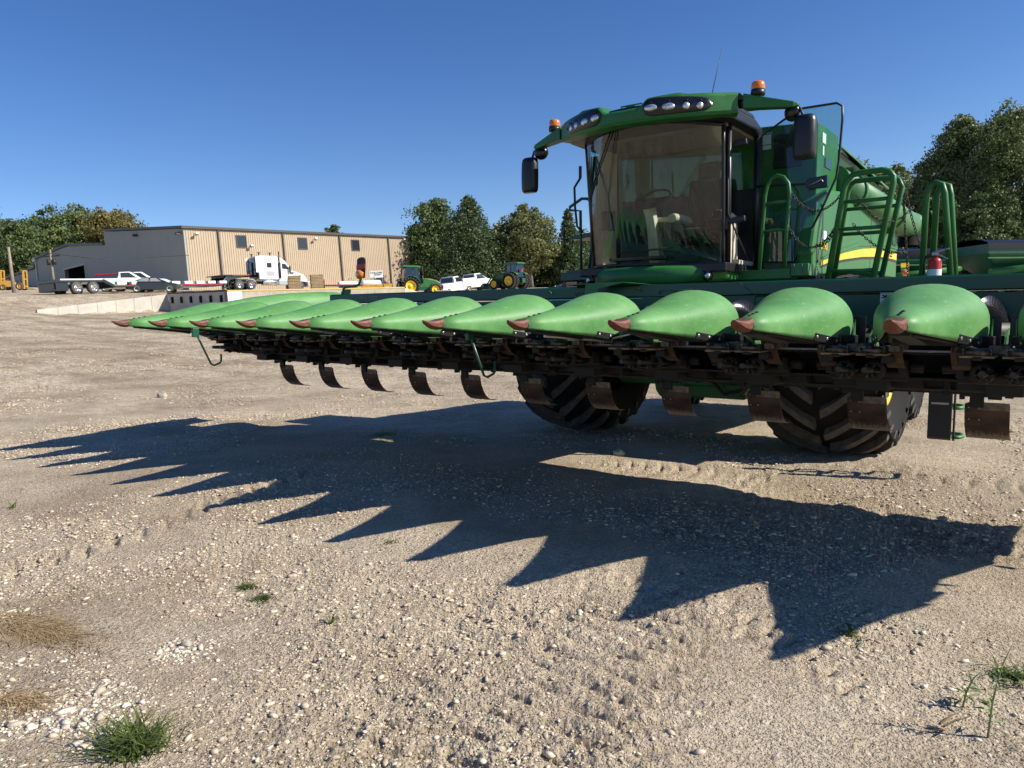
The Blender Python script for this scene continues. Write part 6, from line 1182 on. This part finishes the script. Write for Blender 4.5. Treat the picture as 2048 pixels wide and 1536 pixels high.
def leaves(name, cen, nrm, size, tone, m, parent, rs):
    n = len(cen); u = rs.normal(size=(n, 3)); u /= np.linalg.norm(u, axis=1)[:, None]; nn = nrm + 0.9 * rs.normal(size=(n, 3)); nn /= np.linalg.norm(nn, axis=1)[:, None]
    a = np.cross(nn, u); a /= np.linalg.norm(a, axis=1)[:, None]; b = np.cross(nn, a); s = size * (0.6 + 0.8 * rs.rand(n))[:, None]
    v = np.stack([cen - a * s * 0.5, cen + b * s * 0.33, cen + a * s * 0.6, cen - b * s * 0.33], 1)
    me = bpy.data.meshes.new(name); me.vertices.add(n * 4); me.vertices.foreach_set('co', v.astype(np.float32).ravel()); me.loops.add(n * 4); me.loops.foreach_set('vertex_index', np.arange(n * 4, dtype=np.int32)); me.polygons.add(n); me.polygons.foreach_set('loop_start', np.arange(0, n * 4, 4, dtype=np.int32))
    c = me.attributes.new('tone', 'FLOAT', 'POINT'); c.data.foreach_set('value', np.repeat(tone, 4).astype(np.float32)); me.update(); me.materials.append(MATS[m])
    o = bpy.data.objects.new(name, me); COL.objects.link(o); o.parent = parent; return o
TG = 'trees around the yard'
DENS = 2.3
def tree(u, vtop, d, wpx, kind, label, seed, n=9000, leaf=None, low=0.18, lobes=16, gap=0.0, name='leafy_tree'):
    rs = np.random.RandomState(seed); b = gp(u, d, -0.3); top = at(u, vtop, d).z; H = top - b.z; W_ = wpx / FPX * d / 2
    t = thing(name, b, rs.rand() * 6, label, 'tree', TG); leaf = leaf or d * 0.0026 + 0.04
    tk = MB(); tk.tube([(0, 0, 0), (0.1, 0, H * 0.2), (0.0, 0.1, H * 0.45), (0.1, 0, H * 0.8)], [H * 0.022 + 0.05, H * 0.018, H * 0.012, H * 0.003], 8)
    L_ = []
    for i in range(lobes):
        f = (i + 0.5) / lobes; z = H * (low + (0.97 - low) * f); prof = math.sin(math.pi * min(1, (f * 0.86 + 0.16))) ** 0.65
        a = i * 2.4 + rs.rand(); rr = W_ * prof * (0.35 + 0.5 * rs.rand()); r = W_ * (0.36 + 0.22 * rs.rand()) * (0.60 + 0.40 * prof)
        if i == lobes - 1: rr *= 0.2; z = H - r * 0.6
        c = np.array([rr * math.cos(a), rr * math.sin(a), z]); L_.append((c, r))
        if i % 2 == 0: tk.tube([(0, 0, max(H * 0.15, z - rr * 0.9 - H * 0.08)), tuple(c * (0.5, 0.5, 1) - (0, 0, r * 0.35)), tuple(c)], [H * 0.009, H * 0.005, H * 0.002], 6)
    C_, N_, T_ = [], [], []; n = int(n * DENS)
    wt = np.array([r ** 2 for c, r in L_]); wt /= wt.sum()
    for (c, r), w_ in zip(L_, wt):
        k = max(6, int(n * w_ / 60)); cl = rs.normal(size=(k, 3)); cl /= np.linalg.norm(cl, axis=1)[:, None]; cl = c + cl * (r * (0.55 + 0.55 * rs.rand(k)))[:, None] * (1, 1, 0.85)
        m_ = int(n * w_ / k); p = cl[:, None, :] + rs.normal(size=(k, m_, 3)) * (r * 0.20) * (1, 1, 0.7)
        ct = rs.rand(k); hh = (p[..., 2] - c[2]) / r
        C_.append(p.reshape(-1, 3)); q = (p - c).reshape(-1, 3); N_.append(q / (np.linalg.norm(q, axis=1)[:, None] + 1e-6)); T_.append(np.clip(0.5 * ct[:, None] + 0.5 * rs.rand(k, m_), 0, 1).ravel())
    C_ = np.concatenate(C_); N_ = np.concatenate(N_); T_ = np.concatenate(T_); keep = C_[:, 2] > H * low * 0.6
    tk.build('trunk', 'bark', t); leaves('crown', C_[keep], N_[keep], leaf, T_[keep], kind, t, rs); return t
def pine(u, vtop, d, wpx, label, seed, n=9000, kind='leaf_pine'):
    rs = np.random.RandomState(seed); b = gp(u, d, -0.3); H = at(u, vtop, d).z - b.z; W_ = wpx / FPX * d / 2
    t = thing('pine_tree', b, rs.rand() * 6, label, 'tree', TG); tk = MB().tube([(0, 0, 0), (0, 0, H * 0.96)], [H * 0.02, 0.03], 8); C_, T_ = [], []
    nb = 110; n = int(n * 1.6)
    for i in range(nb):
        f = i / nb; z = H * (0.10 + 0.88 * f); L_ = W_ * (1 - f) ** 0.75 * (0.75 + 0.45 * rs.rand()) + 0.2; a = i * 2.39996; k = int(n / nb * (0.3 + 1.4 * (1 - f))); s = rs.rand(k) ** 0.6
        if L_ > W_ * 0.4: tk.tube([(0, 0, z), (L_ * 0.8 * math.cos(a), L_ * 0.8 * math.sin(a), z + L_ * 0.10)], [0.06, 0.02], 5)
        w_ = 0.10 + 0.22 * L_; tt = rs.rand()
        p = np.stack([L_ * s * math.cos(a), L_ * s * math.sin(a), z + L_ * 0.18 * s ** 2], -1) + rs.normal(size=(k, 3)) * np.array([w_ * 0.5, w_ * 0.5, 0.16 + 0.05 * L_]); C_.append(p); T_.append(np.clip(0.4 * tt + 0.4 * rs.rand(k) + 0.2 * s, 0, 1))
    C_ = np.concatenate(C_); T_ = np.concatenate(T_); tk.build('trunk', 'bark', t); leaves('crown', C_, np.tile([0, 0, 0.6], (len(C_), 1)), d * 0.0025 + 0.035, T_, kind, t, rs)
tree(-5, 428, 150, 130, 'leaf_dark', 'tall dark green tree cut by the left picture edge', 1, 9000)
tree(58, 450, 142, 150, 'leaf_dark', 'green tree behind the bare wooden pole', 2, 9000, low=0.02)
tree(112, 424, 160, 150, 'leaf_dark', 'dark green tree rising behind the low gable roof', 3, 9000)
tree(172, 418, 158, 150, 'leaf_olive', 'olive green tree in the middle of the left clump', 4, 10000)
tree(135, 455, 146, 130, 'leaf_olive', 'lower olive tree touching the roof vent', 41, 7000, low=0.02)
tree(232, 421, 150, 150, 'leaf_autumn', 'yellowing tree behind the stepped roof end', 5, 11000)
tree(285, 452, 165, 50, 'leaf_autumn', 'small brownish tree just right of the yellowing one', 6, 4000)
tree(677, 448, 190, 50, 'leaf_dark', 'lone tree top showing above the tan roof', 7, 3500, low=0.55)
tree(885, 402, 118, 150, 'leaf_dark', 'dense dark tree right of the tan building', 8, 16000, low=0.03, lobes=24)
tree(1000, 462, 124, 120, 'leaf_dark', 'dark tree filling the gap behind the tall pine', 23, 8000, low=0.02)
pine(950, 392, 106, 150, 'tall pine with spreading branches behind the white trucks', 9, 14000)
tree(1066, 417, 108, 128, 'leaf_pale', 'loose pale tree with bare trunks behind the loader tractor', 10, 9000, low=0.34, lobes=20)
pine(1145, 418, 110, 62, 'narrow pine close beside the cab', 11, 6000)
tree(1010, 500, 118, 110, 'leaf_dark', 'low dark tree between the pine and the loose tree', 12, 7000, low=0.02)
tree(1095, 500, 122, 150, 'leaf_dark', 'dark undergrowth tree behind the loader tractor', 13, 9000, low=0.02)
tree(1165, 470, 118, 110, 'leaf_dark', 'dark tree hidden by the cab edge', 14, 7000, low=0.02)
tree(1722, 328, 80, 170, 'leaf_olive', 'olive tree top above the unloading auger', 15, 11000, low=0.02, lobes=22)
tree(1792, 336, 82, 150, 'leaf_olive', 'second olive tree top, between the hand rail bars', 16, 11000, low=0.02, lobes=22)
tree(1855, 345, 74, 90, 'leaf_dark', 'dark tree right of the hand rails, below the tall one', 17, 12000, low=0.05)
tree(1930, 240, 66, 165, 'leaf_olive', 'tall olive tree behind the arched ladder rail', 18, 26000, low=0.10, lobes=26)
tree(2025, 222, 62, 190, 'leaf_olive', 'tallest olive tree at the right picture edge', 19, 28000, low=0.10, lobes=26)
tree(1880, 400, 58, 130, 'leaf_dark', 'dark bushy tree behind the red fire extinguisher', 20, 12000, low=0.02)
tree(1975, 390, 55, 150, 'leaf_dark', 'dark bushy tree above the right grain cart', 21, 14000, low=0.02)
tree(2085, 330, 56, 150, 'leaf_dark', 'dark tree just past the right picture edge', 22, 12000, low=0.02)

# ---------------------------------------------------------------- weeds, straw, dirt clods
leaf_mat('grass_green', (0.035, 0.075, 0.015), (0.16, 0.20, 0.05)); leaf_mat('straw', (0.20, 0.12, 0.05), (0.66, 0.50, 0.27)); leaf_mat('weed_green', (0.10, 0.15, 0.04), (0.28, 0.32, 0.12))
def on_lot(u, v):
    r = fw + rt * ((u - 1024) / FPX) + upv * (-(v - 768) / FPX); t = -CAM.z / r.z; p = CAM + r * t; h = float(lot_height(np.array([p.x]), np.array([p.y]))[0]); return Vector((p.x, p.y, h))
def blades(name, u, v, R, n, L_, m, label, cat, seed, lie=0.2, wide=0.004, kind=None, ell=(1, 1), rot=0):
    rs = np.random.RandomState(seed); c = on_lot(u, v); V, F, Tn = [], [], []
    for i in range(n):
        a, r = rs.rand() * 6.28, R * abs(rs.normal()) * 0.62; lx, ly = r * math.cos(a) * ell[0], r * math.sin(a) * ell[1]
        x = c.x + lx * math.cos(rot) - ly * math.sin(rot); y = c.y + lx * math.sin(rot) + ly * math.cos(rot); z = float(lot_height(np.array([x]), np.array([y]))[0])
        d = rs.rand() * 6.28 if lie < 0.9 else rot + rs.normal() * 0.75; l = L_ * (0.5 + 0.8 * rs.rand()); up_ = (1 - lie) * (0.5 + 0.5 * rs.rand()); o = len(V); dx, dy = math.cos(d), math.sin(d); w_ = wide * (0.6 + 0.8 * rs.rand())
        for k, s in enumerate((0, 0.35, 0.7, 1.0)):
            h = l * (up_ * s - 0.45 * up_ * s * s) + (0.012 * rs.rand() + 0.004 if lie > 0.9 else 0); q = l * s * (0.35 + 0.65 * s if lie < 0.9 else 1.0) * (1 - 0.5 * up_); ww = w_ * (1 - s * 0.85)
            V += [(x + dx * q - dy * ww, y + dy * q + dx * ww, z + h), (x + dx * q + dy * ww, y + dy * q - dx * ww, z + h)]
        for k in range(3): F.append((o + 2 * k, o + 2 * k + 1, o + 2 * k + 3, o + 2 * k + 2))
        Tn += [rs.rand()] * 8
    me = bpy.data.meshes.new(name); me.from_pydata([tuple(Vector(p) - c) for p in V], [], F); at2 = me.attributes.new('tone', 'FLOAT', 'POINT'); at2.data.foreach_set('value', Tn); me.materials.append(MATS[m])
    o = bpy.data.objects.new(name, me); COL.objects.link(o); o.matrix_world = T @ Matrix.Translation(c); tag(o, label, cat, None, kind); return o
blades('grass_tuft', 270, 1490, 0.105, 330, 0.19, 'grass_green', 'large green grass tuft at the bottom left', 'grass tuft', 1, 0.15)
blades('grass_tuft', 492, 1165, 0.05, 90, 0.07, 'grass_green', 'small grass tuft, upper of the two left of centre', 'grass tuft', 2, 0.2)
blades('grass_tuft', 525, 1190, 0.06, 130, 0.06, 'grass_green', 'small grass tuft, lower of the two left of centre', 'grass tuft', 3, 0.3)
blades('grass_tuft', 662, 1245, 0.025, 14, 0.11, 'grass_green', 'thin upright grass sprig on the open gravel', 'grass tuft', 4, 0.0)
blades('grass_tuft', 1700, 1270, 0.10, 80, 0.06, 'grass_green', 'sparse grass at the edge of the widest shadow point', 'grass tuft', 5, 0.3)
blades('grass_tuft', 2020, 1360, 0.12, 180, 0.08, 'grass_green', 'green grass patch at the right edge behind the weed', 'grass tuft', 6, 0.3)
blades('grass_tuft', 765, 872, 0.35, 320, 0.12, 'weed_green', 'pale sunlit weeds in the gap of the combine shadow', 'grass tuft', 7, 0.5)
blades('grass_tuft', 25, 1010, 0.05, 14, 0.12, 'grass_green', 'thin grass sprig at the left edge', 'grass tuft', 8, 0.0)
blades('grass_tuft', 780, 1085, 0.10, 40, 0.05, 'grass_green', 'faint grass before the middle shadow points', 'grass tuft', 9, 0.3)
blades('straw', 60, 1245, 0.26, 800, 0.20, 'straw', 'dry straw lying in a swath at the left', None, 10, 0.97, 0.0017, 'stuff', (1.7, 0.45), 0.15)
blades('straw', 1140, 1305, 0.015, 5, 0.10, 'straw', 'few pale straw pieces on the trodden dirt', None, 31, 0.97, 0.003, 'stuff', (1, 1), 0.3)
blades('straw', 1890, 1462, 0.03, 5, 0.14, 'straw', 'curled dry husk strips at the bottom right', None, 32, 0.95, 0.004, 'stuff', (1, 1), 2.6)
blades('straw', 20, 1400, 0.16, 200, 0.14, 'straw', 'thin scattered straw below the swath', None, 11, 0.97, 0.002, 'stuff', (1.2, 0.6), 0.5)
def weed(u, v, label, seed, H=0.34):
    rs = np.random.RandomState(seed); c = on_lot(u, v); t = thingM('tall_weed', c, label, 'weed')
    m = MB().tube([c, c + Vector((0.01, 0.0, H * 0.4)), c + Vector((0.03, 0.01, H * 0.75)), c + Vector((0.06, 0.02, H))], [0.004, 0.0035, 0.0025, 0.0012], 6)
    m.build('stem', 'weed_stem', t); lf = MB()
    for i in range(26):
        f = 0.12 + 0.85 * rs.rand(); p = c + Vector((0.06 * f * f, 0.02 * f * f, H * f)); a = rs.rand() * 6.28; l = 0.05 * (1.2 - f) + 0.015; d = Vector((math.cos(a), math.sin(a), 0.35 * rs.rand())); n_ = Vector((-d.y, d.x, 0)) * l * 0.12
        lf.add([p, p + d * l * 0.5 + n_, p + d * l - Vector((0, 0, l * 0.15)), p + d * l * 0.5 - n_], [(0, 1, 2, 3)])
    lf.build('leaf', 'weed_stem', t)
mat('weed_stem', (0.20, 0.25, 0.09), 0.6, var=0.2)
weed(1975, 1480, 'tall thin weed standing at the bottom right', 3, 0.36); weed(1925, 1420, 'shorter weed left of the tall one at the bottom right', 5, 0.16)
def clod(u, v, s, label, seed, m='dirt_clod'):
    rs = random.Random(seed); c = on_lot(u, v); mb = MB().ball(c + Vector((0, 0, s * 0.4)), s, 14, 10, scale=(1.3, 1, 0.8)); mb.v = [tuple(Vector(p) + Vector((rs.uniform(-1, 1), rs.uniform(-1, 1), rs.uniform(-1, 1))) * s * 0.16) for p in mb.v]
    o = mb.xf(Matrix.Translation(-c)).build('rock' if m != 'dirt_clod' else 'dirt_clod', m); o.matrix_world = T @ Matrix.Translation(c); tag(o, label, 'rock' if m != 'dirt_clod' else 'dirt clod')
mat('rock', (0.42, 0.38, 0.31), 0.9, var=0.2, scale=15, bump=0.4)
clod(1240, 1310, 0.018, 'small dark brown dirt clod on the open gravel', 1)
clod(325, 795, 0.09, 'grey rock lying alone on the far gravel left of the shadow', 2, 'rock')
clod(1238, 912, 0.055, 'rounded stone in the shade before the front tyres', 3, 'rock')
clod(372, 1280, 0.022, 'largest white stone of the pale cluster at lower left', 4, 'rock')
clod(1885, 1035, 0.03, 'stone standing in the ruts at the right', 5, 'rock')
